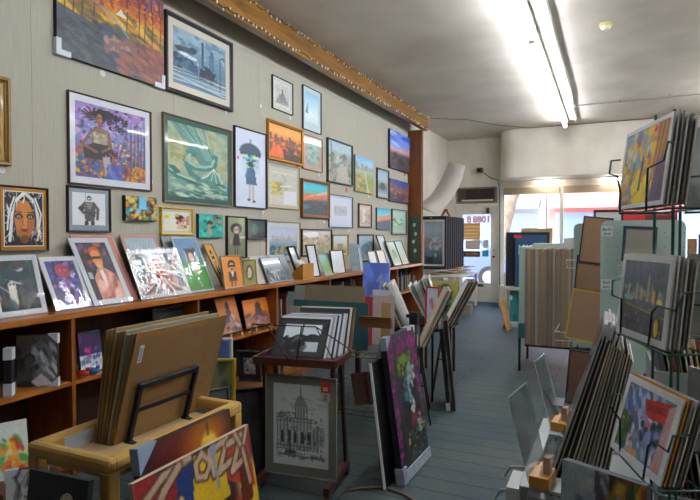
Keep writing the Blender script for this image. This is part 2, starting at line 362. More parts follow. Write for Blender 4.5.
# door, frame, transom with the air conditioner
fr = MB(); fr.box(DX0 - .06, DX0, YF - .03, YF + .12, 0, 2.52).box(DX1, DX1 + .1, YF - .03, YF + .12, 0, 2.52).box(DX0, DX1, YF - .03, YF + .12, DZ + .005, DZ + .05).box(DX0, DX1, YF - .03, YF + .12, 2.47, 2.52)
struct('trim_door_frame', fr, WH, bevel=.004)
d = tag(MB().box(DX0 + .005, -2.88, YF + .02, YF + .065, .01, DZ).box(-2.27, DX1 - .005, YF + .02, YF + .065, .01, DZ).box(-2.88, -2.27, YF + .02, YF + .065, .01, .41).box(-2.88, -2.27, YF + .02, YF + .065, 1.89, DZ)
        .box(-2.83, -2.32, YF + .012, YF + .02, .1, .3).build('door_1', M('#d8d3c5', .45, var=.12, scale=5.), bevel=.003), kind='structure')
MB().box(-2.88, -2.27, YF + .04, YF + .045, .41, 1.89).build('door_pane', GLASS, d)
MB().ball((-2.2, YF - .03, .98), .03).cyl((-2.2, YF + .02, .98), (-2.2, YF - .02, .98), .012).build('door_knob', M('#2a2520', .3, .8), d, True)
MB().cyl((-2.2, YF + .02, 1.12), (-2.2, YF + .0, 1.12), .022, 14).build('deadbolt', M('#c79a3c', .3, .9), d)
MB().box(-2.75, -2.42, YF + .008, YF + .02, .33, .39).build('mail_slot', M('#6b4a16', .4, .7), d)
MB().box(-2.36, -2.3, YF - .04, YF + .02, 1.9, 2.02).build('door_closer', M('#5b4a38', .4, .5), d)
DR = M('#d03045', .5)
text('1088', .19, DR, d, (-2.47, YF + .034, 1.77), mirror=True, name='street_number')
text('8', .19, DR, d, (-2.74, YF + .034, 1.77), mirror=True, name='street_number')
# papers and signs hanging on the door glass
def door_paper(x0, x1, z0, z1, c, label, cat='paper notice', name='paper_notice'):
    t = MB().box(x0, x1, YF + .030, YF + .0385, z0, z1).build(name, M(c, .8)); return tag(t, label, cat)
y_ = YF
nb = door_paper(-2.86, -2.5, 1.34, 1.7, '#e9b25c', 'orange sheet with pale lines taped in the door glass under the red numbers')
for i in range(4): MB().box(-2.84, -2.52, YF + .0285, YF + .030, 1.39 + i * .075, 1.405 + i * .075).build('pale_line', M('#f7efe0', .8), nb)
door_paper(-2.82, -2.5, 1.13, 1.33, '#c9bda8', 'beige printed flyer in the door glass above the black closed sign')
cs = door_paper(-2.85, -2.5, .97, 1.09, '#2c211c', 'small black CLOSED sign hanging in the glass of the shop door', 'sign', 'closed_sign')
text('CLOSED', .075, M('#e6a25a', .5), cs, (-2.675, YF + .0285, 1.03), name='lettering')
door_paper(-2.45, -2.32, .98, 1.12, '#2f9fd8', 'blue square sticker on the door glass beside the closed sign', 'sticker', 'sticker')
door_paper(-2.43, -2.32, 1.16, 1.34, '#c7cfe0', 'pale poster on the door glass above the blue sticker', 'paper notice')
ac = thing('air_conditioner', 'brown window air conditioner with louvres set in the transom over the door', 'air conditioner', (-2.58, YF, 2.13))
MB().box(-.43, .43, .0, .1, -.005, .33).build('housing', M('#4a3a28', .6), ac)
MB().ring(.86, .335, [(0, 0), (0, -.03), (.03, -.03), (.03, 0)]).build('surround', M('#8a7656', .5), ac)
MB().box(-.22, .38, -.012, 0, .04, .29).build('grille', M('#221a14', .5), ac)
MB().box(-.3, .36, -.06, -.012, .04, .07).build('louvre', M('#d7cfba', .5), ac)
# wooden fascia and post of the left wall
BW = wood('#916319', .4, 'y', 7., .3); PW = wood('#7a4312', .45, 'z', 7., .2)
struct('trim_fascia', MB().box(-2.965, -2.88, YB, 9.46, 3.26, H - .002), BW, bevel=.004)
struct('trim_post', MB().box(XL + .0, -2.95, 9.3, 9.4, 0, 3.259), PW, bevel=.004)

# ------------------------------------------------------------------ ceiling things
HOUS = M('#d9d9d4', .5); TUBE = M('#f2f7ff', .5, emis=TUBE_L, name='tube')
for k, (a, b) in enumerate([(3.45, 5.86), (5.9, 8.3), (8.34, 10.74), (1.0, 3.41), (1.0, 3.41), (4.2, 6.6), (7.6, 10.0)]):
    t = thing('strip_light', ['fluorescent strip light nearest the camera, cut by the top of the picture', 'middle one of the three fluorescent strip lights on the ceiling', 'fluorescent strip light farthest back by the bulkhead', 'fluorescent strip light overhead, outside the top of the view', 'strip light in the right-hand row, nearest the viewer', 'middle strip light of the right-hand row', 'strip light of the right-hand row nearest the street'][k], 'light', (-.72 if k < 4 else 1.75, (a + b) / 2, H), group='ceiling strip lights')  # overhead strip and right-hand row are unseen, added to even out the light
    L = (b - a) / 2
    MB().box(-.05, .05, -L, L, -.05, 0).build('housing', HOUS, t, bevel=.004)
    MB().cyl((-.0, -L + .04, -.12), (-.0, L - .04, -.12), .019, 14).build('tube', TUBE, t, True)
    for s in (-1, 1): MB().box(-.03, .03, s * L - .02 * s, s * (L - .045), -.143, -.05).build('socket', HOUS, t, bevel=.003)
for k, x in enumerate((-1.12, .12)):
    t = thing('window_light', ['short strip light under the bulkhead, left part of the display window', 'short strip light under the bulkhead, right part of the display window'][k], 'light', (x, 11.75, 2.56))  # window strips added to brighten the bulkhead underside and storefront wall
    MB().box(-.24, .24, -.05, .05, -.03, 0).build('housing', HOUS, t, bevel=.004); MB().cyl((-.22, 0, -.055), (.22, 0, -.055), .018, 12).build('tube', M('#fff6ea', .5, emis=38., name='warm_tube'), t, True)
MB_ = MB().tube([(-.52, 2.5, H - .02), (-.52, 6.4, H - .02), (-.5, 8.8, H - .02), (-.53, 9.6, H - .02), (-.52, 10.9, H - .02)], .014); tag(MB_.build('conduit', M('#cfccc4', .5), smooth=True), 'pale conduit running along the ceiling beside the strip lights', 'pipe')
m = MB().cyl((-.5, 9.5, H - .03), (2.4, 9.5, H - .03), .011).ball((-.5, 9.5, H - .035), .035)
for x in (.15, .8, 1.5): m.box(x - .012, x + .012, 9.48, 9.52, H - .045, H)
tag(m.build('pipe', M('#8e877c', .5)), 'thin grey pipe crossing the ceiling from the strip lights to the right', 'pipe')
m = MB().tube([(-2.85, 9.5, H - .012), (-2.3, 9.9, H - .012), (-1.9, 10.6, H - .012), (-1.4, 11.16, H - .012), (2.4, 11.17, H - .012)], .008)
tag(m.build('cable', M('#6f675c', .6)), 'thin cable following the ceiling above the bowed bulkhead', 'cable')
t = thing('smoke_detector', 'small round smoke detector alone on the ceiling', 'smoke detector', (-.04, 6.07, H))
MB().cyl((0, 0, 0), (0, 0, -.03), .06, 20).build('mount', M('#cfc57c', .6), t); MB().cyl((0, 0, -.03), (0, 0, -.062), .052, 20, .035).build('cover', M('#e4e0cf', .5), t)
t = thing('security_camera', 'small dark camera on the wall above the shop door', 'camera', hit(481, 171, Y=YF))
MB().cyl((0, 0, 0), (0, -.08, 0), .02).build('bracket', M('#444444', .5), t); MB().box(-.06, .06, -.19, -.07, -.05, .05).build('body', M('#33312f', .4), t, bevel=.01); MB().cyl((0, -.19, 0), (0, -.21, 0), .028, 14).build('lens', M('#0b0b0d', .1), t)
p = [hit(484, 173, Y=YF - .01), hit(491, 178, Y=YF - .01), hit(498, 180, Y=YF - .01), hit(499.5, 190, Y=YF - .05), hit(499.5, 300, Y=YF - .05)]
tag(MB().tube(p, .008).build('cable', M('#3a352f', .6)), 'dark cable drooping from the camera down the door frame', 'cable')
# string of tiny lights along the fascia
SL = M('#e9eef2', .3); SW = M('#2b2b26', .6)
for row, (x, z) in enumerate(((-2.872, 3.285), (-2.872, 3.475))):
    t = thing('string_lights', ['string of tiny clear lights along the lower edge of the wooden fascia', 'string of tiny clear lights along the upper edge of the wooden fascia'][row], 'string lights', (x, 0, z))
    rg = random.Random(row + 3); m = MB(); pts = []; bl = MB(); y = 2.6
    while y < 9.42:
        zz = rg.uniform(-.012, .012); pts.append((0, y, zz))
        if rg.random() < .72: bl.ball((.012 + rg.uniform(0, .012), y, zz - rg.uniform(.0, .03)), rg.uniform(.006, .0095), 6, 4, 1, 1, 1.7)
        y += rg.uniform(.045, .085)
    m.tube(pts, .004, 5).build('wire', SW, t); tag(bl.build('bulb', SL, t, True), kind='stuff')

# ================================================================== OUTSIDE
struct('pavement', MB().box(-14, 14, YF + .12, 16.0, -.15, -.01), M('#b5b0a6', .9, var=.1, scale=1.))
struct('street', MB().box(-30, 30, 16.0, 26.0, -.3, -.13), M('#77777a', .9, var=.1, scale=.7))
struct('pavement_far', MB().box(-30, 30, 26, 29, -.3, -.03), M('#b5b0a6', .9))
def building(name, label, x0, x1, hgt, wall, low, awn, sign=None):
    t = thing(name, label, 'building', ((x0 + x1) / 2, 29, 0)); w = (x1 - x0) / 2
    MB().box(-w, w, 0, 6, 0, hgt).build('wall', M(wall, .8, var=.08, scale=.6), t)
    MB().box(-w + .4, w - .4, -.06, 0, .5, 2.6).build('shop_window', M(low, .15), t)
    MB().prism([(-.0, 3.5), (-1.3, 2.95), (-1.3, 2.75), (0, 3.2)], -w + .2, w - .2, 'x').build('awning', M(awn, .7), t)
    MB().box(-w + .3, w - .3, -.15, 0, 3.7, 4.8).build('fascia_sign', M('#f0d4d2' if sign else '#d7dce4', .6), t)
    if sign: text(*sign[:2], M(sign[2], .5), t, (sign[3], -.16, sign[4]), name='lettering')
    k = int(w)
    for i in range(k):
        x = -w + (i + .5) * 2 * w / k; f = MB().ring(1.1, 1.5, [(0, 0), (0, -.08), (.09, -.08), (.09, 0)]).build('window', M('#eeeeee', .6), t, loc=(x, 0, 5.3)); MB().box(-.48, .48, -.03, -.0, .06, 1.44).build('pane', M('#6d7c92', .1), f)
    return t
building('building', 'pale storefront with a grey-blue awning across the street, behind the shop door', -16, -2.8, 7.5, '#c3c9d2', '#6f83a6', '#6d80a6')
building('building', 'pink-red fronted shop with a pale sign across the street, seen through the display window', -2.75, 4.5, 8, '#dc8f8a', '#7f95bf', '#d9807c', ('THE V', .7, '#c22e50', .2, 3.95))
building('building', 'yellowish building across the street at the right edge of the view', 4.6, 14, 8, '#e0c08a', '#8f9bb0', '#8a5a4a')
TR = M('#97826e', .9, var=.3, scale=9., bump=.5)
b0 = hit(512, 262, Y=14.2); t = thing('street_tree', 'leaning pale tree trunk on the pavement outside the display window', 'tree', (b0.x - .36, 14.2, -.01))
MB().tube([(0, 0, 0), (.03, 0, .8), (.12, 0, 1.5), (.34, 0, 2.4), (.7, 0, 3.4), (.9, .1, 4.6)], .16, 10).build('trunk', TR, t, True)
m = MB(); rg = random.Random(5)
for i in range(60): m.ball((.9 + rg.uniform(-1.6, 1.6), rg.uniform(-.6, 1.2), 5.2 + rg.uniform(-.8, 1.5)), rg.uniform(.25, .5), 7, 5)
m.build('foliage', M('#5f7a3c', .8, var=.3, scale=5.), t)
c = thing('car', 'dark blue parked car seen through the glass of the shop door', 'car', (-4.6, 17.6, -.13))
body = [(-2.2, .32), (-2.25, .75), (-1.95, 1.0), (-1.3, 1.08), (-.75, 1.55), (.9, 1.58), (1.65, 1.1), (2.15, 1.0), (2.25, .6), (2.2, .3)]
MB().prism(body, -.85, .85, 'y').build('body', M('#2e4a80', .25, .3, coat=.6), c, bevel=.05)
MB().prism([(-1.1, 1.1), (-.68, 1.48), (.82, 1.5), (1.35, 1.12)], -.862, -.85, 'y').build('side_window', M('#a9bdd6', .1), c)
for x in (-1.4, 1.4):
    wl = MB().cyl((x, -.88, .33), (x, -.62, .33), .33, 22).build('wheel', M('#16161a', .7), c); MB().cyl((x, -.895, .33), (x, -.88, .33), .2, 18).build('hub_cap', M('#7c828c', .4, .3), wl)
    MB().cyl((x, .62, .33), (x, .88, .33), .33, 16).build('wheel', M('#16161a', .7), c)
c2 = copy_tree(c); c2.location = (4.2, 18.2, -.13); c2['label'] = 'dark blue parked car outside the display window, right of the leaning tree'
# ================================================================== THE LEFT WALL'S PICTURES
K = '#15161a'
def FT(): return None
A = Art(150, 120, '#352d38').grad('#6a4a7a', '#8a4a3a', '#c4701c', '#8a6420', '#3c444c', '#2a3440', '#303844')
A.dabs(160, ['#c8601a', '#d87c20', '#b8461c', '#8a3a24', '#6a4a80', '#e09a30', '#7c58a0', '#a03420'], (0, .58, 1, 1), .045, .45, 2).dabs(120, ['#c89020', '#a86a18', '#6a6028', '#d8a82c', '#5c4a20', '#e0b840'], (.0, .42, 1, .64), .035, 3, 3, rot=-18)
A.poly([(0, .5), (.3, .42), (.62, .44), (.5, .2), (.6, .0), (0, .0)], '#29333d', .8).dabs(160, ['#28323e', '#34424e', '#1e2630', '#222a36', '#3c4a50', '#46505a'], (0, .02, .62, .44), .04, 2, 4, rot=-20).dabs(130, ['#7a4238', '#94503c', '#6a3e40', '#84483c', '#5c3a44'], (.55, .02, 1, .36), .04, 2.6, 5, rot=-20)
A.poly([(.62, .42), (.72, .34), (.56, .18), (.46, .24)], '#7a5048', .8).dabs(18, ['#8a6a60', '#6a5450', '#a07868'], (.4, .2, .62, .36), .035, 1.6, 7)
for x, h in ((.06, .4), (.13, .45), (.2, .42), (.3, .5), (.6, .45), (.72, .3), (.78, .4), (.86, .36), (.95, .38)): A.ln([(x, h), (x + .015, .7), (x - .01, 1)], .012, '#3a221e').ln([(x, .75), (x + .04, .9)], .008, '#3a221e')
A.dabs(70, ['#d8641a', '#a83c18', '#e08828', '#742c1c'], (0, .66, 1, 1), .03, .6, 12).ln([(.3, .66), (.42, .6), (.55, .5), (.62, .42)], .018, '#7a8aa8').ln([(.7, .46), (1, .34)], .012, '#c89030').dabs(40, ['#8a4238', '#6a3430', '#a05a3c', '#54343c'], (.62, .05, 1, .4), .03, 3, 41, rot=-25).poly([(.5, .62), (.55, .69), (.6, .62)], '#d8d4cc').nz(.06)
P = on_wall(53, 161, -40, 53.5, -2, 88.5); a_, b_ = hit(53, 53.5, X=XL), hit(161, 88.5, X=XL); P['loc'].z = (a_.z + b_.z) / 2 ; P['h'] = .66
canvas(P, 'large autumn landscape canvas high on the wall with white foam corners', A, .03, '#0c0c10', wraps=((0, 0, -.1), (1, 0, -.1)), gain=1.15)
A = Art(90, 90, '#5f7d94').grad('#8aa2b2', '#7a96a8', '#64849c', '#4e6e88', '#7e96a8', '#58788e').dabs(60, ['#6a8698', '#8aa4b2', '#587890'], (0, .4, 1, 1), .05, 1.6, 4)
A.poly([(.02, .36), (.02, .56), (.34, .5), (.44, .38), (.44, .28)], '#35526a').dabs(20, ['#26394a', '#45647c'], (.02, .3, .42, .52), .03, 2, 5).el(.14, .64, .1, .05, '#2f4350').el(.28, .66, .12, .05, '#3a4f5c').el(.36, .7, .07, .05, '#334854').el(.2, .57, .1, .03, '#c6d0d6').el(.34, .55, .1, .03, '#b8c4cc')
A.poly([(.46, .22), (.48, .42), (.56, .5), (.68, .5), (.76, .4), (.78, .22)], '#273847').el(.6, .4, .09, .1, '#1e2c3a').rect(.51, .48, .56, .92, '#35495a').rect(.66, .5, .76, .74, '#4a6880').rect(.68, .7, .74, .82, '#42607a').dabs(24, ['#3c5468', '#18242e', '#5a7488'], (.46, .2, .8, .5), .025, 1.4, 6)
for y0, y1, c in ((.28, .24, '#b4c2ca'), (.22, .14, '#9fb0bd'), (.16, .04, '#aebcc6'), (.26, .28, '#31475a'), (.1, .0, '#3c566a'), (.2, .2, '#3c566a'), (.08, .1, '#b4c2ca')): A.ln([(0, y0), (1, y1)], .018, c)
A.ln([(.88, .12), (.88, .76), (.94, .8), (.97, .74)], .014, '#22323f').nz(.05)
framed(on_wall(163.5, 230.5, 10, 92, 43, 110.5), 'black framed blue steam train print high up beside the autumn canvas', A, '#0e1016', .03, .035, .055, '#cfc9b8', gain=1.4, inner='#2a3038')
# woman by flowers
A = Art(130, 138, '#7a6a9a').grad('#9a7ab8', '#8a80c0', '#7a88b8', '#6a6a88', '#58587a', '#4a5a90')
A.dabs(300, ['#c070a8', '#d888b4', '#8078c8', '#6070b8', '#a098c8', '#403454', '#a8b0d8', '#5c4c78'], (0, .35, 1, 1), .026, 1.5, 3).dabs(220, ['#a03c34', '#b86428', '#34509a', '#c8a020', '#30385c', '#8a3040', '#503848', '#a89098', '#3c3450'], (0, 0, 1, .4), .03, 1.3, 4)
for k in range(26):
    t = k * .37; A.ln([(.33 + .05 * math.cos(t), .86 + .04 * math.sin(t)), (.33 + .16 * math.cos(t + .3), .87 + .07 * math.sin(t + .5)), (.33 + .24 * math.cos(t), .86 + .1 * math.sin(t))], .018, '#1e1822', .85)
A.dabs(90, ['#1e1822', '#2c2230'], (.45, .7, .72, .92), .014, 2, 6).el(.35, .87, .09, .07, '#1c161c').el(.32, .815, .045, .075, '#8a5840').el(.33, .83, .02, .05, '#a87054').rect(.3, .67, .345, .75, '#7a4c38').ln([(.29, .83), (.35, .83)], .01, '#2a1a18')
A.poly([(.22, .66), (.3, .7), (.36, .7), (.45, .65), (.47, .4), (.2, .4)], '#7c5c4c').poly([(.23, .63), (.42, .62), (.42, .48), (.25, .48)], '#98927c').dabs(14, ['#b8b098', '#7c7866'], (.25, .5, .42, .62), .02, 1, 5).poly([(.1, .4), (.24, .48), (.46, .47), (.56, .34), (.44, .26), (.12, .26)], '#26202c').ln([(.2, .62), (.1, .44), (.28, .36)], .035, '#805444').ln([(.45, .63), (.48, .45), (.36, .38)], .03, '#7a5040').poly([(.36, .3), (.46, .32), (.48, .06), (.4, .06)], '#a8a098').ln([(.46, .36), (.54, .3), (.52, .1)], .03, '#903438').ln([(.6, .34), (.66, .54)], .02, '#7a3a3c')
for x in (.76, .82, .87, .92, .97): A.rect(x, .2, x + .022, .75 + x * .08, '#50465e').rect(x + .022, .2, x + .03, .7, '#8a80a0')
A.dabs(14, ['#e8d030', '#d8b020'], (.4, .2, .7, .66), .018, 1, 8).dabs(60, ['#d8901c', '#c89818', '#b86c1c', '#8a4420'], (.7, .0, 1, .22), .035, .8, 8).dabs(20, ['#3450b0', '#2c3c80', '#5870c0'], (.42, .02, .62, .2), .04, 1, 9).nz(.05)
framed(on_wall(66.8, 149.6, 91, 183.5, 111.3, 191), 'large framed painting of a dark-haired woman among purple flowers', A, '#4a3020', .009, .025, .045, '#d5d9e4', gain=1.2, mb_w=.045)
# white haired woman, orange mat
A = Art(76, 104, '#161a1c'); rg = random.Random(4)
for i in range(90):
    x = rg.random(); y = rg.uniform(.0, 1); q = rg.uniform(-.09, .09); A.ln([(x, y), (x + q, y + .07), (x + rg.uniform(-.1, .1), y + .14), (x - q, y + .18)], .014, rg.choice(['#c8cccc', '#e0e2e0', '#8a9496', '#22302c', '#10191a']))
A.el(.52, .45, .27, .34, '#a86230').el(.5, .66, .2, .2, '#c47c30').el(.36, .5, .1, .2, '#b87038').el(.52, .42, .06, .12, '#c88440').ln([(.5, .98), (.32, .85), (.2, .55), (.14, .1)], .06, '#d8dada').ln([(.54, .98), (.74, .86), (.86, .6), (.92, .2)], .06, '#ccd0d0').ln([(.26, .9), (.12, .6), (.08, .3)], .03, '#e4e6e4').ln([(.8, .9), (.96, .6), (.86, .1)], .03, '#e0e2e0').ln([(.5, .97), (.52, .88), (.48, .8)], .02, '#e8e8e4').ln([(.3, .8), (.24, .5), (.3, .2)], .02, '#2a2c2c').ln([(.76, .8), (.82, .5), (.76, .3)], .02, '#2a2c2c')
A.el(.37, .55, .1, .05, '#2a1c14').el(.67, .55, .1, .05, '#2a1c14').el(.37, .545, .05, .025, '#a8a888').el(.67, .545, .05, .025, '#a8a888').el(.37, .545, .02, .02, '#14100c').el(.67, .545, .02, .02, '#14100c').ln([(.27, .63), (.44, .62)], .018, '#3a2414').ln([(.6, .62), (.77, .63)], .018, '#3a2414').el(.52, .29, .09, .03, '#7c2a1c').ln([(.48, .54), (.47, .4), (.53, .37)], .012, '#7c4424').el(.52, .12, .12, .08, '#6a3c1c').dabs(26, ['#c8a898', '#d8c8b8', '#98705c'], (.72, .1, .95, .35), .025, 1, 3).nz(.05)
framed(on_wall(-3, 46.6, 184, 251.5, 189, 251.5), 'orange-matted portrait of a white-haired woman at the left edge', A, '#2a1a10', .01, .025, .026, '#b0741c', gain=1.3, mb='#d8d8cc')
# gold frame at very left
A = Art(10, 40, '#a8843c').nz(.05)
framed(on_wall(-30, 7.2, 74, 165, 75.5, 163), 'gold framed picture cut off by the left edge of the view', A, '#8a6a28', .03, .04, .02, '#b08c48', gain=1.4)
# figure with sword
A = Art(44, 46, '#d0d4d8').el(.5, .83, .07, .075, '#26262a').el(.5, .82, .05, .03, '#b8bcc0').poly([(.36, .72), (.64, .72), (.7, .4), (.64, .12), (.38, .12), (.36, .4)], '#4c4a4c').ln([(.38, .68), (.24, .5), (.34, .38)], .08, '#3a383a').ln([(.63, .68), (.76, .5), (.74, .2)], .08, '#48464a').ln([(.38, .5), (.4, .98)], .015, '#8a8c90').el(.28, .52, .09, .07, '#2a282c').poly([(.4, .7), (.6, .7), (.56, .5), (.46, .5)], '#7a7874').ln([(.42, .4), (.66, .3)], .03, '#26262a').rect(.36, .0, .48, .14, '#2c2a2c').rect(.54, .0, .66, .14, '#38363a').nz(.04)
framed(on_wall(65.8, 109, 185, 233, 189.5, 231.5), 'square dark framed print of a standing figure with a sword', A, '#241c1c', .013, .025, .026, '#8a96a2', gain=1.35, mb_w=.035)
A = Art(36, 26, '#4a4838').dabs(70, ['#c83028', '#e0b020', '#3a9ac0', '#2c8a48', '#e07820', '#78c0d8', '#181a18', '#b8a828', '#1a1c1c'], (0, 0, 1, 1), .11, 1.2, 4).rect(.42, .45, .64, 1, '#6ab8d8').dabs(8, ['#e0c020', '#d87018'], (.25, .1, .8, .4), .1, .8, 9).nz(.05)
canvas(on_wall(122, 153.5, 194.8, 221.2, 198.5, 220.5), 'small bright jumbled canvas with black edges between two frames', A, .035, '#141214')
A = Art(34, 30, '#ccd0c0').el(.66, .6, .17, .2, '#b06a58').el(.6, .7, .15, .14, '#3a2a20').el(.52, .8, .08, .08, '#c89a20').poly([(.5, .1), (.84, .1), (.8, .45), (.56, .45)], '#c8a890').el(.14, .72, .1, .1, '#d8c030').dabs(14, ['#a86048', '#c89080', '#7a3828'], (.45, .1, .9, .6), .07, 1, 3).rect(.86, .3, .96, .8, '#b88078').nz(.04)
framed(on_wall(159, 191, 207, 235, 209, 234.2), 'small yellow framed picture of a girl with yellow flowers', A, '#e6ba1c', .014, .03, .018, '#c4c8b8', gain=1.35)
A = Art(28, 28, '#1f9a90').dabs(30, ['#28b0a4', '#168078', '#0c5a54', '#3ac0b0'], (0, 0, 1, 1), .1, 1.2, 3).el(.42, .6, .11, .12, '#1a1a1a').el(.42, .5, .08, .09, '#a8846c').rect(.34, .1, .52, .4, '#8a9a78').el(.75, .75, .08, .06, '#c84830').dabs(10, ['#102a2a', '#c86a38'], (.5, .4, 1, .95), .06, 1, 6)
canvas(on_wall(196, 220.3, 213.6, 238, 215.3, 237.4), 'small turquoise canvas of a little girl', A, .03, '#101416')
# dragon
A = Art(104, 134, '#8fa088').grad('#7a9484', '#9aa88c', '#aaac8a', '#9aa88c', '#7c9484', '#5c8078').dabs(140, ['#9eb098', '#7a9488', '#b0b08c', '#8a9c7c', '#a8a070'], (0, 0, 1, 1), .05, 1.6, 5)
A.poly([(.05, 1), (.3, 1), (.62, .8), (.78, .62), (.74, .5), (.5, .48), (.3, .7)], '#44807a', .85)
for k in range(12): A.ln([(.05 + k * .05, 1), (.3 + k * .035, .84 - k * .012), (.5 + k * .02, .72 - k * .01), (.6 + .012 * k, .56)], .010, ['#8ab8ac', '#2c625c', '#a8ccbc'][k % 3], .7)
A.ln([(.76, .62), (.74, .5), (.62, .44), (.46, .43), (.32, .46), (.26, .55), (.32, .62), (.4, .62)], .085, '#3c7872').ln([(.74, .58), (.7, .49), (.58, .455), (.44, .45), (.33, .49), (.3, .55), (.34, .6)], .035, '#8ebcb0').ln([(.3, .44), (.36, .34), (.5, .26)], .07, '#3c7872').poly([(.36, .32), (.5, .26), (.62, .32), (.78, .46), (.86, .3), (.96, .12), (.7, .2), (.5, .18)], '#4c8880').ln([(.5, .27), (.62, .33), (.74, .45), (.84, .34), (.94, .14)], .014, '#d0dcc8').ln([(.74, .45), (.68, .22)], .01, '#c0d4c0').ln([(.74, .45), (.8, .2)], .01, '#c0d4c0')
A.ln([(.0, .36), (.14, .28), (.3, .24), (.5, .2), (.7, .14), (.96, .1)], .06, '#34706a').ln([(.02, .37), (.16, .3), (.34, .26), (.52, .22)], .014, '#c4d6c6').ln([(.04, .26), (.3, .16), (.6, .12)], .04, '#5c9088').poly([(.0, .42), (.12, .3), (.2, .34), (.1, .42)], '#2c625c').dabs(80, ['#b8ccb8', '#2c5854', '#4a8078', '#98b4a4'], (.02, .0, .98, .26), .028, 3, 8, rot=-12).dabs(40, ['#8a9460', '#a8a878'], (.05, .5, .3, .8), .03, 1.5, 11).nz(.05)
framed(on_wall(161.8, 230.3, 112, 201.5, 131, 207.5), 'large green matted dragon print in a thin pewter frame', A, '#7d7360', .012, .028, .042, '#31584f', gain=1.25)
# girl with dog / dark girl tall
A = Art(22, 44, '#7c8068').grad('#8a8e74', '#787c60', '#5c6048').el(.5, .72, .3, .13, '#181412').el(.5, .68, .16, .09, '#b09a88').poly([(.36, .58), (.64, .58), (.72, .3), (.3, .3)], '#1c1a1c').rect(.4, .06, .47, .3, '#1a1818').rect(.53, .06, .6, .3, '#1a1818').ln([(.3, .5), (.2, .36)], .03, '#a89080').ln([(.7, .5), (.95, .5)], .03, '#e0e0e0').el(.44, .69, .05, .02, '#1a1010').el(.6, .69, .05, .02, '#1a1010')
framed(on_wall(225.3, 245, 215, 259, 217.5, 258.2), 'tall black framed print of a wild-haired girl in black above the shelf', A, K, .012, .03, 0, gain=1.35)
# umbrella
A = Art(34, 74, '#c8d2e2').grad('#c4cee0', '#ccd6e6', '#c0cadc').el(.5, .71, .34, .12, '#3f5568').poly([(.14, .705), (.86, .705), (.84, .64), (.16, .62)], '#c8d2e2').poly([(.16, .71), (.84, .7), (.8, .665), (.62, .68), (.5, .655), (.36, .68), (.2, .665)], '#2c3e50').dabs(26, ['#38a8b8', '#68c8b0', '#5898c8', '#c8e040', '#2888a8'], (.28, .52, .72, .68), .035, .5, 3)
A.el(.12, .62, .04, .02, '#e050a0').el(.5, .56, .09, .04, '#2a3a4a').poly([(.4, .52), (.62, .52), (.7, .3), (.34, .3)], '#3f6488').ln([(.42, .5), (.36, .4), (.5, .42)], .03, '#4a7098').ln([(.47, .3), (.46, .12)], .013, '#9a7868').ln([(.58, .3), (.58, .1)], .013, '#9a7868').el(.44, .1, .05, .015, '#22222a').el(.6, .08, .05, .018, '#22222a').ln([(.5, .88), (.5, .82)], .012, '#2c3e50')
for x in (.26, .34, .68, .76): A.ln([(x, .64), (x + .01, .45)], .012, '#a8c0d8')
framed(on_wall(233, 265, 126, 206.5, 134, 209.5), 'tall black framed print of a woman under a dark umbrella', A, K, .01, .03, 0, gain=1.35)
A = Art(20, 20, '#2c3a3c').grad('#2a3436', '#3c4c4c', '#2a3034').el(.4, .5, .15, .3, '#3a6a5c')
framed(on_wall(245.5, 265, 218, 239.5, 220, 239.8), 'small dark picture in a charcoal frame left of the skyline print', A, '#1c2026', .015, .03, .0)
A = Art(20, 26, '#c2c6be').rect(.1, .1, .9, .9, '#b4b8b0').rect(.15, .16, .85, .35, '#8a8e8c').rect(.3, .3, .7, .5, '#7a7e80').poly([(.4, .5), (.5, .8), (.6, .5)], '#6a6e72').nz(.07)
framed(on_wall(271.3, 291.8, 74.8, 108.5, 84, 115.5), 'small black framed pencil drawing of a spire highest on the wall', A, K, .009, .022, .035, '#cbcec6')
A = Art(18, 34, '#9ec4d8').grad('#8ab8d8', '#a8d0e0', '#c0dce4', '#d0e0e4', '#c4d4d8').poly([(.1, .3), (.25, .3), (.18, .7)], '#5c8a94').dabs(10, ['#4a7878', '#d8e4e8'], (.1, .15, .9, .4), .07, .6, 3)
framed(on_wall(301.8, 320, 85, 129, 92.8, 134.5), 'tall narrow pale blue print in a black frame near the fascia', A, '#1a201e', .008, .024, .05, '#c8dae2', mb_w=.09)
A = Art(44, 42, '#c8701c').grad('#e09030', '#e8a03c', '#d87020', '#6a3c1c', '#4a2c18', '#5c3418').sky(0, 1, .5, .22, '#5c3a1c', 12).poly([(0, 0), (.62, 0), (.5, .3), (.3, .42), (.1, .3)], '#d85818').poly([(.45, .0), (1, .0), (1, .35), (.4, .42)], '#3a281c').dabs(26, ['#5a3c1c', '#7a3a14', '#e86c20'], (0, .2, 1, .5), .06, 1.5, 3).nz(.05)
framed(on_wall(266, 301.5, 118, 158.5, 130.5, 166.5), 'gold framed fiery orange city sunset painting', A, '#b07c14', .028, .035, .0, inner='#241608', metal=.35, kind='paint')
A = Art(24, 26, '#8aa49c').grad('#8ab0bc', '#9ab4a8', '#a8a898', '#8a9a88').el(.5, .5, .35, .3, '#8aa8b4').dabs(24, ['#a88a88', '#7a9890', '#b0b8a0', '#688878'], (0, .1, 1, .8), .1, 1.3, 3)
framed(on_wall(301.6, 321.2, 133.8, 169, 139.5, 172.6), 'pink matted small landscape beside the gold sunset frame', A, '#8a5a4c', .007, .022, .05, '#c0a096')
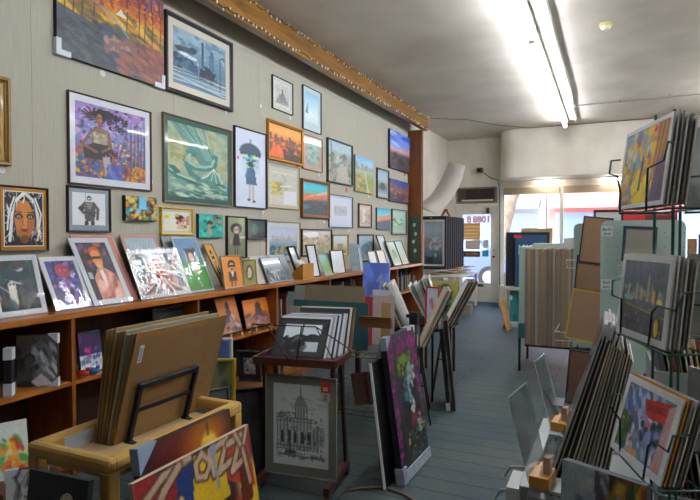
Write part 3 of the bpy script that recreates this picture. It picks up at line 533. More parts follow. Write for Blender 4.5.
A = Art(40, 50, '#b8b8ac').ln([(.1, .85), (.9, .85)], .01, '#d8d8c8').poly([(.05, .25), (.2, .48), (.45, .5), (.3, .3)], '#c89c1c').dabs(24, ['#b8b828', '#8a8a84', '#c8c440', '#a8a8a0', '#c8781c'], (.1, .3, .6, .6), .06, 1.6, 3, rot=30).ln([(.45, .8), (.6, .65)], .02, '#8a7a70').ln([(.4, .5), (.8, .55)], .04, '#d0d4d4').rect(.5, .05, .95, .4, '#c8ccd0').nz(.04)
framed(on_wall(266.3, 298.3, 162, 207.8, 167.8, 209.6), 'thin gold framed print of a yellow bird under reflecting glass', A, '#a8902c', .007, .02, .03, '#b4b4a8')
A = Art(34, 42, '#20a0b0').grad('#1c90b8', '#30b8c8', '#48a8a8', '#c86a48', '#4a5058', '#2c3c48', '#24404c', '#1c3038').poly([(0, .5), (1, .7), (1, .8), (.3, .6)], '#d8a890').poly([(0, .5), (.5, .62), (.7, .55), (0, .42)], '#d06030').dabs(20, ['#2c6a78', '#38404c', '#184050'], (0, 0, 1, .4), .08, 3, 3, rot=8).nz(.05)
framed(on_wall(300, 327.6, 178, 217.5, 183.2, 218.6), 'ornate brown-gold framed turquoise and orange seascape', A, '#7c4c14', .03, .04, .0, inner='#c08c3c', kind='paint')
A = Art(36, 44, '#8aa0a0').grad('#98b4c4', '#a4bcc4', '#7c948c', '#8a8c74', '#9c9c88', '#a8a898').dabs(50, ['#6c8074', '#a8b0b4', '#98948c', '#5c6c5c', '#b8b4ac'], (0, .0, 1, .7), .08, 1.6, 3).ln([(.18, .2), (.14, .95)], .03, '#5c5c50').poly([(.3, .0), (.9, .0), (.8, .4), (.5, .5)], '#a8a49c').nz(.05)
framed(on_wall(326.2, 351, 137, 181.2, 146.3, 187.2), 'dark green framed landscape of a stream between trees', A, '#2c3428', .02, .035, .0)
A = Art(30, 40, '#b8c4d4').grad('#bcc8d8', '#c4ccd8', '#b8c0d0').rect(.2, .35, .8, .7, '#a8b0c0').sky(.2, .8, .45, .2, '#98a0b0', 6).nz(.03)
framed(on_wall(328, 351.5, 193.8, 227.2, 197.2, 228.2), 'slate blue framed pale sketch right of the seascape', A, '#3c5068', .009, .025, .025, '#bcc8da')
A = Art(34, 50, '#8a9a70').grad('#6aa0c8', '#88b4d0', '#9ab0b8', '#8a9a68', '#7a8a40', '#8a9450', '#a0884c').sky(.0, 1, .62, .22, '#8a8a8c', 7).dabs(30, ['#a07848', '#5c7a34', '#a8a054', '#7c6844'], (0, 0, .6, .5), .07, 1.2, 3).ln([(.7, .0), (.5, .6)], .05, '#a8b0a8').nz(.05)
canvas(on_wall(353.4, 371.6, 154.8, 192.2, 160, 193.6), 'unframed park canvas with towers, blue sky and green grass', A, .03, '#6a7468')
A = Art(16, 30, '#8aa4b4').grad('#8ab0c8', '#a0b4bc', '#5c6c74', '#a8b8c0').el(.5, .4, .25, .15, '#405058')
framed(on_wall(376, 387.6, 167.6, 198, 170.8, 199.3), 'small narrow brown framed picture left of the night skyline', A, '#3a2a20', .02, .03, .03, '#aab8bc')
A = Art(40, 50, '#2c4cb0').grad('#2040a8', '#3058c8', '#5878d0', '#9098c8', '#c09090', '#4a4450', '#38343c', '#48444c', '#2c2a34').dabs(20, ['#a8b8e8', '#7090e0'], (0, .55, 1, 1), .05, 4, 3, rot=-8).dabs(12, ['#5c5450', '#2a2a30'], (0, 0, 1, .35), .07, 2, 5)
canvas(on_wall(387.8, 407.3, 129, 168.8, 137.5, 172.5), 'unframed blue sunset sky canvas beside the wooden post', A, .04, '#1c2434')
A = Art(40, 32, '#2c2c50').grad('#2c4890', '#384880', '#4a3a58', '#2c2638', '#201e2c').sky(0, 1, .42, .4, '#7a5040', 8).dabs(30, ['#e0a040', '#c86a30', '#a83838', '#5068a8'], (0, .3, 1, .6), .045, .8, 3).dabs(20, ['#38304a', '#8a4a48', '#283050'], (0, 0, 1, .3), .06, 3, 6)
canvas(on_wall(388, 407.2, 177.6, 200.8, 183.6, 204.6), 'dark night skyline canvas with orange lights beside the post', A, .03, '#141018')
A = Art(14, 26, '#b8a898').grad('#c0b4a4', '#a8a094', '#b0a090').rect(.3, .1, .6, .9, '#c8c4bc').dabs(8, ['#a87868'], (0, 0, 1, 1), .08, 1, 2)
framed(on_wall(357.6, 370.4, 203.6, 228, 204.6, 227.2), 'small brown framed pale pink picture', A, '#5a3420', .02, .03, .03, '#c4bcb0')
A = Art(26, 36, '#30a0b0').grad('#2080c0', '#30b0c8', '#60b8b8', '#d07858', '#3c5464', '#284454', '#2c4c5c').poly([(0, .5), (1, .75), (1, .6), (0, .35)], '#d87c60').poly([(0, 0), (1, 0), (1, .5), (.0, .3)], '#2c4c60')
canvas(on_wall(375.5, 388.7, 208, 230.2, 208.6, 229.4), 'small unframed turquoise wave canvas with a coral streak', A, .025, '#2c4048')
A = Art(20, 34, '#90b4a0').grad('#a4c4c0', '#9abcac', '#88ac90', '#a8b8a4').el(.5, .5, .3, .16, '#608c70').dabs(10, ['#4c7860', '#a8c8b0'], (.1, .3, .9, .7), .08, 1.2, 3)
framed(on_wall(391, 405.3, 209, 234.6, 210.2, 234.2), 'small dark green framed plant picture next to the post', A, '#3a4438', .012, .03, .03, '#a4bcb0')
A = Art(46, 44, '#8a9cb4').grad('#9cb0cc', '#b0b8c8', '#a8b0b8', '#6c88a0', '#587890', '#4c6c80').sky(.1, .75, .5, .24, '#9a94a0', 14).dabs(30, ['#385c70', '#7090a0', '#a89850', '#3c6050'], (0, 0, 1, .35), .07, 2.2, 3).el(.88, .2, .16, .16, '#7c7440').nz(.04)
framed(on_wall(265.4, 299, 221, 262, 222.8, 261), 'gold framed city skyline over water, large white mat', A, '#a8862c', .009, .022, .05, '#c4c8cc')
A = Art(46, 32, '#b0a090').grad('#c8c4c0', '#b8a898', '#a8987c', '#8a8c70', '#9a8c78').dabs(50, ['#8a7058', '#a8a890', '#c0b4a4', '#6c7858'], (0, 0, 1, .8), .06, 1.5, 3).poly([(0, .9), (.5, .98), (.6, .75), (.2, .7)], '#d8dcdc')
framed(on_wall(300.6, 330.4, 228.6, 256, 229.8, 255), 'wide black framed view of a town above the shelf', A, K, .015, .028, .014, '#b8b0a4')
A = Art(20, 24, '#a8a890').grad('#a8c0d0', '#b0b8b0', '#a89860', '#6c6040').rect(.3, .2, .7, .6, '#8a7850')
framed(on_wall(331.4, 347, 234.4, 256, 234.2, 256), 'small gold framed picture with a yellow house', A, '#a88018', .016, .03, .02, '#c8c4ac')
A = Art(24, 28, '#7c98a8').grad('#a0b4c4', '#90a8b8', '#7890a0', '#6c8488').el(.5, .45, .3, .25, '#5c7888')
framed(on_wall(357, 372.3, 234.2, 262, 234.4, 261), 'small brown framed misty blue picture', A, '#4a3426', .018, .03, .02, '#b0b8bc')
# green floral panel leaning in front of the post
A = Art(20, 70, '#26403c').ln([(.6, .05), (.4, .3), (.65, .5), (.45, .8)], .012, '#6a7a4c').nz(.04)
for (x, y) in ((.5, .82), (.65, .62), (.4, .45), (.6, .25)): A.el(x, y, .16, .03, '#b8b8a0', 40).el(x, y, .14, .03, '#c8c4a8', -40).el(x, y, .05, .02, '#a89848')
a0, a1 = col(410, 1.0, Y=9.27), col(418.6, 1.0, Y=9.27); zt = hit(414, 217, Y=9.27).z; zb = hit(414, 262.5, Y=9.27).z
canvas(dict(loc=Vector(((a0.x + a1.x) / 2, 9.285, .97)), rz=0, tilt=R(0), w=a1.x - a0.x, h=zt - .97), 'narrow dark green floral panel standing against the wooden post', A, .02, '#20302c')
# price stickers and tags on the wall
RED, WHT = M('#e0421c', .6), M('#d6d6d2', .6)
for k, (u, v, lb) in enumerate([(297, 166.5, 'below the gold sunset frame'), (346.5, 190, 'below the stream landscape'), (404.5, 174.5, 'below the blue sunset sky canvas')]):
    p = hit(u, v, X=XL); tag(MB().box(0, .004, -.025, .025, -.03, .03).build('red_price_tag', RED, loc=(XL, p.y, p.z)), 'small red tag on the wall ' + lb, 'price tag', 'red tags on the wall')
for k, (u, v, lb) in enumerate([(102.5, 73.5, 'under the large autumn canvas'), (226, 112.5, 'under the steam train print'), (260.6, 92 + 14, 'left of the pencil drawing'), (290, 118, 'above the gold sunset frame'), (263, 212, 'under the umbrella print'), (318.5, 174.8, 'under the pink matted landscape'), (324, 222, 'under the ornate seascape'),
                                (368.5, 197, 'under the park canvas'), (385, 201.5, 'under the narrow brown frame'), (349, 230.5, 'under the slate blue frame'), (151, 182, 'right of the woman among flowers'), (2, 170, 'below the gold frame at the left edge')]):
    p = hit(u, v, X=XL); tag(MB().cyl((0, 0, 0), (.003, 0, 0), .02 if k else .024, 12).build('price_sticker', WHT, loc=(XL, p.y, p.z)), 'white price sticker on the wall ' + lb, 'price sticker', 'white stickers on the wall')

# ================================================================== BOOKSHELF UNIT ALONG THE LEFT WALL
SZ = .965; ZM = .56; FX = -2.8
WS = wood('#a5621f', .35, 'y', 8., .25); WD = wood('#8a4a18', .4, 'z', 8., .15); WB = wood('#3a1c0c', .6, 'z', 6.)
bs = thing('bookshelf', 'long low wooden bookshelf unit running along the left wall', 'bookshelf', (-3.0, 5, 0))
MB().box(-.195, .2, -3.9, 3.98, SZ - .038, SZ).build('top_board', WS, bs, bevel=.004)
MB().box(-.195, -.185, -3.9, 3.98, .0, SZ - .038).build('back_panel', WB, bs)
dv = [1.12, 2.24, 3.33, 4.43, 5.53, 6.63, 7.73, 8.96]
for y in dv: MB().box(-.185, .19, y - 5.012, y - 4.988, .0, SZ - .038).build('divider', WD, bs)
for a, b in zip(dv, dv[1:]):
    MB().box(-.184, .185, a - 4.988, b - 5.012, ZM - .022, ZM).build('shelf', WS, bs); MB().box(-.184, .185, a - 4.988, b - 5.012, .06, .08).build('bottom_shelf', WS, bs)
MB().box(.15, .165, -3.88, 3.97, 0, .06).build('plinth', WD, bs)

# ------------------------------------------------------------------ prints on top of the bookshelf
def shelf_print(uL, uR, T, right, fn, *a, X=-2.93, dz=.0008, **k):
    P = lean_x(uL, uR, T, X, SZ + dz, right); s = math.sin(-P['tilt'])
    xt = X - P['h'] * s
    if xt < XL + .008: P['tilt'] = -math.asin((X - XL - .008) / P['h'])
    return fn(P, *a, **k)
A = Art(44, 60, '#1c2a34').grad('#1c2c38', '#22343c', '#1a242c', '#14181e').el(.35, .28, .4, .22, '#2e2a2c').ln([(.36, .16), (.36, .5)], .13, '#a8a8a0').el(.36, .5, .1, .07, '#b8b4ac').el(.33, .52, .03, .025, '#20181c').el(.41, .52, .03, .025, '#20181c').el(.6, .84, .12, .07, '#8a98a0').el(.45, .86, .08, .05, '#78868e').ln([(.0, .7), (.6, .52)], .02, '#c8d0d4').ln([(0, .55), (.3, .35)], .015, '#a8b0b4').dabs(20, ['#2c4a44', '#3a3030', '#22383c'], (0, 0, 1, 1), .08, 2, 3).nz(.04)
shelf_print(-3, 47, (35, 255), True, sleeved, 'matted print of a pale ghostly figure in a dark landscape, leftmost on the shelf', A, .03, '#c9ced6', gain=1.5)
A = Art(44, 56, '#28285c').grad('#2c3068', '#282858', '#3c2c60', '#30305c').dabs(70, ['#3848a8', '#6a3880', '#20204a', '#7a4a90', '#2c3c80', '#a0a8d0'], (0, 0, 1, 1), .06, 1.5, 3).el(.5, .76, .24, .17, '#8a2c4c').el(.43, .78, .05, .025, '#e04040').el(.6, .77, .05, .025, '#e04040').poly([(.3, .05), (.75, .05), (.7, .5), (.55, .6), (.4, .55)], '#6a4888').dabs(14, ['#c8c0e0', '#9a78b8'], (.3, .1, .8, .5), .04, 2, 5).el(.6, .28, .07, .09, '#28203a').nz(.05)
shelf_print(56, 93, (37, 258), False, sleeved, 'matted purple and blue print of a red-eyed face', A, .028, '#cdd2da', gain=1.5)
A = Art(50, 80, '#20242e').grad('#2a3038', '#28242c', '#34282c').dabs(26, ['#6a3c70', '#3a6a98', '#a84c38', '#2c3c4c'], (0, .5, 1, 1), .06, 1.4, 3).el(.52, .82, .18, .1, '#b0401c').el(.52, .7, .16, .16, '#c87c3c').rect(.37, .7, .68, .755, '#1a1216').el(.52, .58, .1, .07, '#c89068').poly([(.2, .0), (1, .0), (.92, .42), (.65, .54), (.4, .52), (.2, .36)], '#b87a6c').dabs(30, ['#c89080', '#a86458', '#d0a498', '#8a4c44'], (.25, .0, .95, .48), .06, 2, 6, rot=70).poly([(.48, .2), (.6, .4), (.56, .52), (.46, .5)], '#d8d0cc').rect(.06, .36, .18, .48, '#98a0a4').nz(.05)
shelf_print(97, 138, (108, 238.5), True, sleeved, 'spare matted print with a pink mat leaning behind the red-haired man', Art(4, 6, '#b07a70'), .02, '#c48c80', X=-2.945, film=False)
shelf_print(94, 132, (67, 238.5), False, sleeved, 'large matted print of a red-haired man in sunglasses and a pink coat', A, .035, '#c8d0d8', gain=1.5, X=-2.915)
A = Art(40, 20, '#8aa0ac').grad('#98acbc', '#90a4b0', '#3c4c54').el(.5, .2, .4, .4, '#5c6c74').nz(.04)
shelf_print(141, 175, (119, 235), False, sleeved, 'print with a blue-grey sky half hidden behind the foil-wrapped print', A, .025, '#c4948a', X=-2.97, dz=.0008)
A = Art(60, 54, '#808c8c').dabs(150, ['#c0ccd0', '#38484c', '#a84c3c', '#98a4a8', '#58201c', '#e0e8ec', '#5c7074', '#c08070'], (0, 0, 1, 1), .06, 3.5, 3)
for i, (y, x) in enumerate(((.82, .48), (.72, .5), (.62, .52), (.52, .52), (.42, .55))): A.rect(x - .07, y - .035, x + .09, y + .03, '#b04438')
for i in range(9): A.ln([(.5, .4), (i / 8, .0)], .02, '#a84438' if i % 2 else '#d8e0e4')
A.nz(.06)
shelf_print(141, 191, (125, 251), False, sleeved, 'crinkly film-wrapped wide print on a pink mat, red and silver', A, .028, '#c8ccd0', gain=1.45, fm=FOIL, X=-2.905, bc='#c08070')
A = Art(40, 60, '#4c6c90').grad('#5c84a8', '#5078a0', '#48708c', '#4a7a50', '#3c8a34', '#347c2c', '#3c7828').el(.52, .68, .19, .12, '#1c1816').el(.35, .75, .08, .05, '#1c1816').el(.72, .77, .08, .05, '#1c1816').el(.53, .63, .11, .085, '#c89c88').poly([(.42, .54), (.66, .54), (.72, .38), (.38, .38)], '#c8b8b8').rect(.46, .28, .5, .38, '#b08878').rect(.58, .28, .62, .38, '#b08878').el(.49, .64, .02, .02, '#18100c').el(.58, .64, .02, .02, '#18100c').ln([(.0, .42), (1, .46)], .02, '#c8dce0')
shelf_print(190, 214, (170, 237.5), False, sleeved, 'film-wrapped print of a curly-haired girl on green grass', A, .012, '#a8c0c8', gain=1.45)
shelf_print(182, 200, (160, 237), False, sleeved, 'grey-backed spare print standing behind the curly-haired girl', Art(4, 6, '#8a9094'), .012, '#a0a6ac', X=-2.975, film=False)
def man(bg, s=0):
    A = Art(30, 46, bg).el(.5, .72, .19, .15, '#1a1614').el(.5, .67, .14, .13, '#b89478').rect(.36, .66, .64, .71, '#181414').rect(.42, .56, .58, .6, '#2a1c14').poly([(.3, .5), (.7, .5), (.72, .2), (.3, .2)], '#3a2c28').poly([(.42, .5), (.58, .5), (.5, .3)], '#d0c4ac').rect(.36, .05, .46, .22, '#6a5434').rect(.54, .05, .64, .22, '#6a5434').nz(.03)
    return A
shelf_print(222.5, 231, (202, 244), False, framed, 'gold edged print of a bearded man in sunglasses on orange, behind its smaller twin', man('#b8842c'), '#8a7440', .012, .012, .0, X=-2.95, gain=1.4)
shelf_print(223.5, 243.5, (219, 256), False, framed, 'smaller orange print of a bearded man in sunglasses standing on the shelf edge', man('#cc7c28'), '#a89a88', .01, .02, .0, X=-2.88, gain=1.4)
A = Art(22, 24, '#7c8048').grad('#8a8a50', '#70743c', '#8c8444').el(.5, .5, .3, .32, '#4c3c28').el(.5, .5, .18, .22, '#a89c80').dabs(8, ['#2c2c1c', '#c8bc98'], (.3, .3, .7, .7), .07, 1, 3)
shelf_print(243.5, 256.5, (241.5, 260), False, framed, 'small square green and gold print beside the orange bearded men', A, '#8a7c3c', .012, .015, .0, X=-2.89, gain=1.35)
# leaning row of small prints
for k in range(6):
    u = 258 + k * 4; sleeved(lean_x(u, u + 15, (u - 10, 257 - k * .3), -2.9 - .004 * k if k < 5 else -2.87, SZ + .0008), 'white edged small print filed in the leaning row on the bookshelf' if k < 5 else 'small grey seascape print at the front of the leaning row', Art(24, 22, '#6a747c').grad('#98a0a8', '#7c848c', '#38424c', '#4c565e') if k == 5 else None, .006, '#b8bcc2', .006, group='small prints in a leaning row on the bookshelf', film=False)
A = Art(34, 26, '#6c7c8c').grad('#a8b4c0', '#90989c', '#46525c', '#38444c').dabs(12, ['#20282c', '#98a0a4'], (0, 0, 1, .5), .06, 4, 3)
shelf_print(269, 287.5, (259, 258), False, framed, 'small coastal photograph in a pale frame leaning before the row of prints', A, '#8a949c', .006, .012, .006, '#b0b6bc', X=-2.86)
# card box
p = col(302, SZ, X=-2.9); t = thing('card_box', 'slanted honey-coloured wooden box of small cards on the bookshelf', 'box', (p.x, p.y, SZ + .0006), R(90))
MB().prism([(.07, 0), (.07, .05), (-.055, .16), (-.07, .16), (-.07, 0)], -.1, .13, 'x').build('box_body', M('#b07c20', .5, var=.15, scale=12.), t)
def card_at(u, v, w, h, c, lb, X=-2.89, tilt=-22, z=SZ + .001):
    p = col(u, z, X=X); return sleeved(dict(loc=p, rz=R(90), tilt=R(tilt), w=w, h=h), lb, Art(14, 18, c).nz(.06), .012, '#cdd2d6', .004, film=False, cat='card', name='greeting_card')
for k in range(5):
    q = dict(loc=Vector((p.x - .02 + .016 * k, p.y + .02 + .006 * k, SZ + .10 - .012 * k)), rz=R(90), tilt=R(-24), w=.13, h=.1); pb = sleeved(q, 'small white card standing in the honey-coloured box', Art(8, 8, '#9aa4ac').nz(.08), .012, '#d4d6d6', .003, film=False, cat='card', name='greeting_card', group='cards in the wooden box')
# small frames right of it
A = Art(20, 34, '#b8c0c8').nz(.03)
shelf_print(311, 319.5, (304.8, 245), False, framed, 'narrow dark framed white picture right of the card box', A, '#241a14', .014, .02, .02, '#ccd2d6', X=-2.87)
shelf_print(297, 304, (285.6, 247), False, framed, 'dark framed picture seen edge-on behind the card box', A, '#241a14', .014, .03, .02, '#ccd2d6', X=-2.95)
A = Art(28, 26, '#7c9c84').grad('#8ab0c0', '#7ca080', '#6c8c5c', '#8a9060')
shelf_print(325, 337.5, (317, 255), False, sleeved, 'small green landscape print leaning low on the bookshelf', A, .012, '#9caab0', film=False, X=-2.86)
shelf_print(332.5, 345, (329, 250.5), False, framed, 'brown framed small white print beside the green landscape', Art(16, 20, '#b8bec0').nz(.04), '#4a2a1c', .012, .018, .02, '#ccd0d0', X=-2.87)
for k in range(5):
    sleeved(lean_x(352 + k * 2, 360.5 + k * .6, (348 + k * 2.2, 243.5 + k), -2.93 + .008 * k, SZ + .0008), 'blue-grey print in the upright leaning pile left of the white frames', Art(10, 16, '#6a7c8a').nz(.06) if k < 4 else Art(10, 16, '#98a8b4').nz(.05), .01, '#8a98a4', .008, film=False, group='blue-grey prints in a pile on the bookshelf')
W_ = Art(14, 20, '#c4cacc').nz(.03)
shelf_print(370.5, 378, (366.2, 251.5), False, framed, 'small white matted frame, left of a pair before the tall white one', W_, '#8a8c8c', .01, .02, .015, '#d8dcdc', X=-2.86)
shelf_print(380, 387.5, (375, 250.5), False, framed, 'small white matted frame, right of a pair before the tall white one', W_, '#7a7a78', .01, .02, .015, '#d8dcdc', X=-2.86)
shelf_print(386, 393, (375.2, 235.5), False, framed, 'tall white print leaning back in a black frame near the end of the bookshelf', Art(16, 30, '#c8ced4').nz(.03), K, .01, .02, .02, '#d8dce0', X=-2.92)
A = Art(22, 30, '#a8b4ac').grad('#c0ccd0', '#a8b4a0', '#98a080', '#b8bca8').el(.6, .5, .25, .2, '#7c8c5c')
shelf_print(393.5, 402, (384, 241.5), False, framed, 'white matted garden print with a dark edge, second from the bookshelf end', A, '#1e2624', .01, .02, .02, '#d0d6d8', X=-2.87)
A = Art(20, 26, '#98ac9c').grad('#a8c4cc', '#98ac94', '#8c9c78')
shelf_print(402, 409, (393, 241), False, framed, 'last framed green print on the bookshelf, beside the floral panel', A, '#4c5c58', .01, .02, .015, '#b8c8c4', X=-2.9)

# ------------------------------------------------------------------ inside the bookshelf
A = Art(50, 56, '#2c2c2e').grad('#4c443c', '#3a3838', '#2a2a2c', '#202022').poly([(.35, .78), (.6, .9), (.98, .6), (1, .15), (.5, .05), (.55, .35)], '#4c5054').dabs(60, ['#8a9096', '#b0b6ba', '#5c6064', '#34383c'], (.4, .05, 1, .75), .06, 3, 3, rot=-62).dabs(20, ['#1c1c1e', '#3a3a3c'], (0, 0, .5, .7), .1, 1.2, 5).poly([(.35, .1), (.6, .25), (.9, .05), (.5, .0)], '#a8acb0').nz(.05)
canvas(lean_z((19, 386), (59.5, 384.5), (18.5, 334.5), ZM), 'black and white waterfall canvas with white corners inside the bookshelf', A, .03, '#141016', wraps=((1, 1, .05), (1, 0, .05)), gain=2.1)
p = hit(9.5, 399, Z=ZM); P = dict(loc=Vector((-2.905, p.y + .035, ZM)), rz=R(8), tilt=R(-3), w=.035, h=.255)
t = thing('canvas_painting', 'black canvas standing edge-on with white corner wraps, left of the waterfall canvas', 'canvas painting', (-2.86, hit(8, 397, X=-2.86).y, ZM + .001), R(38), R(-2))
MB().box(-.02, .016, 0, .05, 0, .25).build('stretched_canvas', M('#15101c', .6), t); MB().box(-.023, .019, -.003, .048, -.0008, .065).build('corner_protector', M('#cdd2da', .5), t); MB().box(-.023, .019, -.003, .048, .19, .253).build('corner_protector', M('#cdd2da', .5), t)
A = Art(34, 40, '#3a1c4c').grad('#4a1840', '#2c2458', '#283c60').dabs(18, ['#6a1c6c', '#1c4a5c', '#3a2060'], (0, .5, 1, 1), .1, 1.3, 3).rect(0, 0, 1, .42, '#a8b0b8').dabs(50, ['#d0d4d8', '#6a7a88', '#3a4878'], (0, .02, 1, .42), .06, 1.3, 4).dabs(6, ['#c02878'], (.3, .4, .9, .6), .06, 1, 5)
canvas(lean_x(79, 101, (75, 333.5), -2.92, ZM + .0008), 'dark purple canvas with white flowers on the bookshelf, behind the brown boards', A, .02, '#0f0e18', gain=1.3)
for k, (u, c, lb) in enumerate([(83, '#b02820', 'small red figurine before the purple canvas'), (93, '#3a78b8', 'small blue toy bird on the shelf before the purple canvas')]):
    p = col(u, ZM, X=-2.835); t = thing('figurine', lb, 'figurine', (p.x, p.y, ZM + .0005), R(30)); MB().ball((0, 0, .025), .025, 10, 6, 1.5, .8, .9).build('body', M(c, .4), t, True); MB().ball((.03, 0, .05), .013).build('head', M(c, .4), t, True); MB().cyl((0, 0, .002), (0, 0, .01), .02).build('base', M('#7a5a30', .6), t)
A = Art(50, 24, '#1c1e20').rect(.1, .1, .9, .9, '#1a2c28').dabs(10, ['#2c4a40', '#20302c'], (.1, .1, .9, .9), .1, 2, 3)
framed(lean_x(154, 190, (152, 309), -2.95, ZM + .0008), 'dark framed green picture on the middle shelf behind the brown boards', A, '#6a7470', .01, .02, .03, '#1c2024')
def easel_print(uL, uR, T, A, lb, X=-2.88):
    P = lean_x(uL, uR, T, X, ZM + .03); 
    e = thing('mini_easel', 'little pale wooden stand under ' + lb.split(',')[0], 'stand', (P['loc'].x, P['loc'].y, ZM + .0005), R(90)); w = P['w']
    for s in (-.28, .28): MB().box(s * w - .012, s * w + .012, -.045, .03, 0, .012).build('foot', M('#b08c58', .6), e); MB().box(s * w - .012, s * w + .012, -.045, -.035, .012, .03).build('lip', M('#b08c58', .6), e)
    return canvas(P, lb, A, .008, '#7a5230', cat='painting', name='small_painting')
def orange(seed): return Art(34, 40, '#c06820').grad('#c86a18', '#c8741c', '#a8602c', '#8a5a4c').el(.5, .72, .1, .14, '#3a2420').poly([(.35, .3), (.65, .3), (.6, .65), (.4, .65)], '#4a3438').dabs(24, ['#6a4a58', '#8a6a70', '#4a3440', '#a89088', '#3a3038'], (.1, .02, .9, .45), .07, 1.6, seed).nz(.05)
easel_print(222.5, 242, (213.5, 299), orange(3), 'orange painting of a seated figure on the middle shelf, cooler lower half')
easel_print(246, 273.5, (241, 301), orange(8), 'brighter orange painting of a seated figure, right on the middle shelf')
A = Art(30, 34, '#1c2024').rect(.2, .2, .8, .8, '#8a9496').dabs(20, ['#2c3034', '#c8d0d0'], (.2, .2, .8, .8), .06, 1, 3)
framed(lean_z((240, 380), (262, 381), (237.5, 350), .3), 'black framed small black and white photograph low behind the cathedral drawing', A, '#20242a', .015, .02, .0)
MBX = MB().box(-.14, .14, -.1, .1, 0, .298); p = hit(251, 385, Z=.3); tag(MBX.build('wooden_crate', wood('#7a4a20', .5, 'x'), loc=(p.x - .02, p.y + .03, 0)), 'brown wooden crate on the floor under the small black and white photograph', 'crate').rotation_euler.z = R(20)
rg = random.Random(7)
cols = ['#4a4038', '#5c5c60', '#7a6a50', '#38424c', '#8a8478', '#5a3028', '#2c3a44', '#94866a']
for bi, (a, b) in enumerate(zip(dv, dv[1:])):
    if bi < 3: continue
    y = a + .05
    while y < b - .12:
        w = rg.uniform(.012, .03); h = rg.uniform(.2, .33)
        t = MB().box(0, .26 + rg.uniform(-.03, .03), 0, w, 0, h).build('boxed_print', M(rg.choice(cols), .8), loc=(-3.17, y, ZM + .0005)); tag(t, 'mounted print filed upright on the shaded middle shelf in the far bays', 'matted print', 'prints filed on the middle shelf'); y += w + rg.uniform(.003, .05)
# ================================================================== CART WITH BROWN BACKING BOARDS
CW = M('#c2994e', .45, var=.16, scale=7., bump=.05); RZ = .72
cart = thing('wooden_cart', 'pale wooden cart with thick rounded rails holding the brown boards', 'cart', (-1.548, 1.54, 0))
m = MB(); 
for y in (-.32, .32): m.box(-.188, .188, y - .02, y + .02, RZ - .045, RZ + .004)
for x in (-.164, .164): m.box(x - .024, x + .024, -.32, .32, RZ - .045, RZ + .004)
m.build('rail', CW, cart, bevel=.014)
for x in (-.164, .164):
    for y in (-.315, .315): MB().box(x - .022, x + .022, y - .022, y + .022, .05, RZ - .038).build('leg', CW, cart, bevel=.006)
MB().box(-.16, .16, -.3, .3, RZ - .075, RZ - .06).build('tray', M('#b99f72', .6, var=.1, scale=9.), cart)
MB().box(-.16, .16, -.3, .3, .16, .18).build('lower_shelf', M('#a98a55', .6), cart)
for x in (-.164, .164):
    for y in (-.315, .315): MB().cyl((x - .012, y, .025), (x + .012, y, .025), .025, 12).build('caster', M('#222222', .6), cart)
B0 = dict(loc=Vector((-1.585, 1.417 + .25, RZ - .058)), rz=R(90), tilt=R(16), w=.50, h=.425)
shades = ['#96703f', '#94764a', '#8a8468', '#a4a08c', '#8c6a40', '#8e7048', '#a08a64', '#94744a', '#86683e']
for k in range(9):
    P = dict(B0); P['loc'] = B0['loc'] + Vector((-.0098 * k, -.004 * (k % 3), .0)); P['tilt'] = R(16 - .95 * k); P['h'] = B0['h'] - .006 * (k % 3)
    b = plain_board(P, 'front brown backing board with a white barcode sticker, on the wooden cart' if k == 0 else 'brown or grey backing board in the stack behind the front one on the cart', shades[k], .0065 if k % 3 else .005, 'backing board', 'backing_board', None if k == 0 else 'backing boards on the cart')
    if k == 0:
        f = MB().box(-.254, .254, -.0086, -.008, .0, .404).build('plastic_sleeve', FILM, b); MB().box(-.225, -.205, -.0082, -.0060, .31, .375).build('barcode_sticker', M('#cfd2d8', .6), b)
        s = MB()
        for i in range(7): s.box(-.222, -.208, -.0085, -.0082, .318 + i * .007, .3205 + i * .007)
        s.build('barcode', M('#33343a', .6), b)
rk = thing('display_easel', 'black metal easel frame holding up the brown boards on the cart', 'easel', B0['loc'], B0['rz'], B0['tilt'])
BK = M('#26262e', .4, .5)
MB().box(-.21, .10, -.034, -.016, .215, .235).build('top_bar', BK, rk, bevel=.002); MB().box(-.195, .085, -.03, -.018, .12, .132).build('cross_bar', BK, rk, bevel=.002)
for x in (-.205, .09): MB().box(x - .006, x + .012, -.034, -.016, .0, .22).build('upright', BK, rk, bevel=.002)
for x in (-.2, .095): MB().box(x - .012, x + .012, -.06, -.012, -.004, .014).build('foot', BK, rk, bevel=.002)
# ---- paintings leaning on the cart
A = Art(90, 110, '#3a1c1c')
A.dabs(60, ['#5c2c3c', '#a83a20', '#c86a1c', '#e0a820', '#28385c', '#8a2018', '#d8b830', '#3a2430'], (0, 0, 1, 1), .12, 1.5, 3).poly([(0, .7), (.3, .84), (.4, .98), (.0, .99)], '#8a1c18').poly([(.25, .7), (.5, .8), (.45, 1), (.3, .95)], '#1c3468').poly([(.38, .7), (.72, .74), (.7, .98), (.45, .98)], '#c8a41c').poly([(.72, .8), (.98, .7), (.96, 1), (.7, 1)], '#a83c14').poly([(.82, .65), (.95, .66), (.93, .86), (.84, .88)], '#5c1c0c')
cr = '#b49a80'
def stroke(p, w=.05): A.ln(p, w + .018, '#3a2018'); A.ln(p, w, cr)
stroke([(.04, .9), (.2, .965), (.42, .985)], .03); stroke([(.33, .975), (.2, .91), (.12, .85), (.06, .76)], .034)
stroke([(.58, .93), (.52, .975), (.46, .945), (.46, .89), (.53, .875), (.575, .91), (.59, .97), (.6, .86)], .026)
stroke([(.63, .97), (.76, .98), (.65, .86), (.78, .88)], .03); stroke([(.76, .955), (.9, .965), (.77, .83), (.92, .86)], .03); stroke([(.84, .99), (.9, .9), (.97, .99)], .026); stroke([(.9, .9), (.93, .74)], .026)
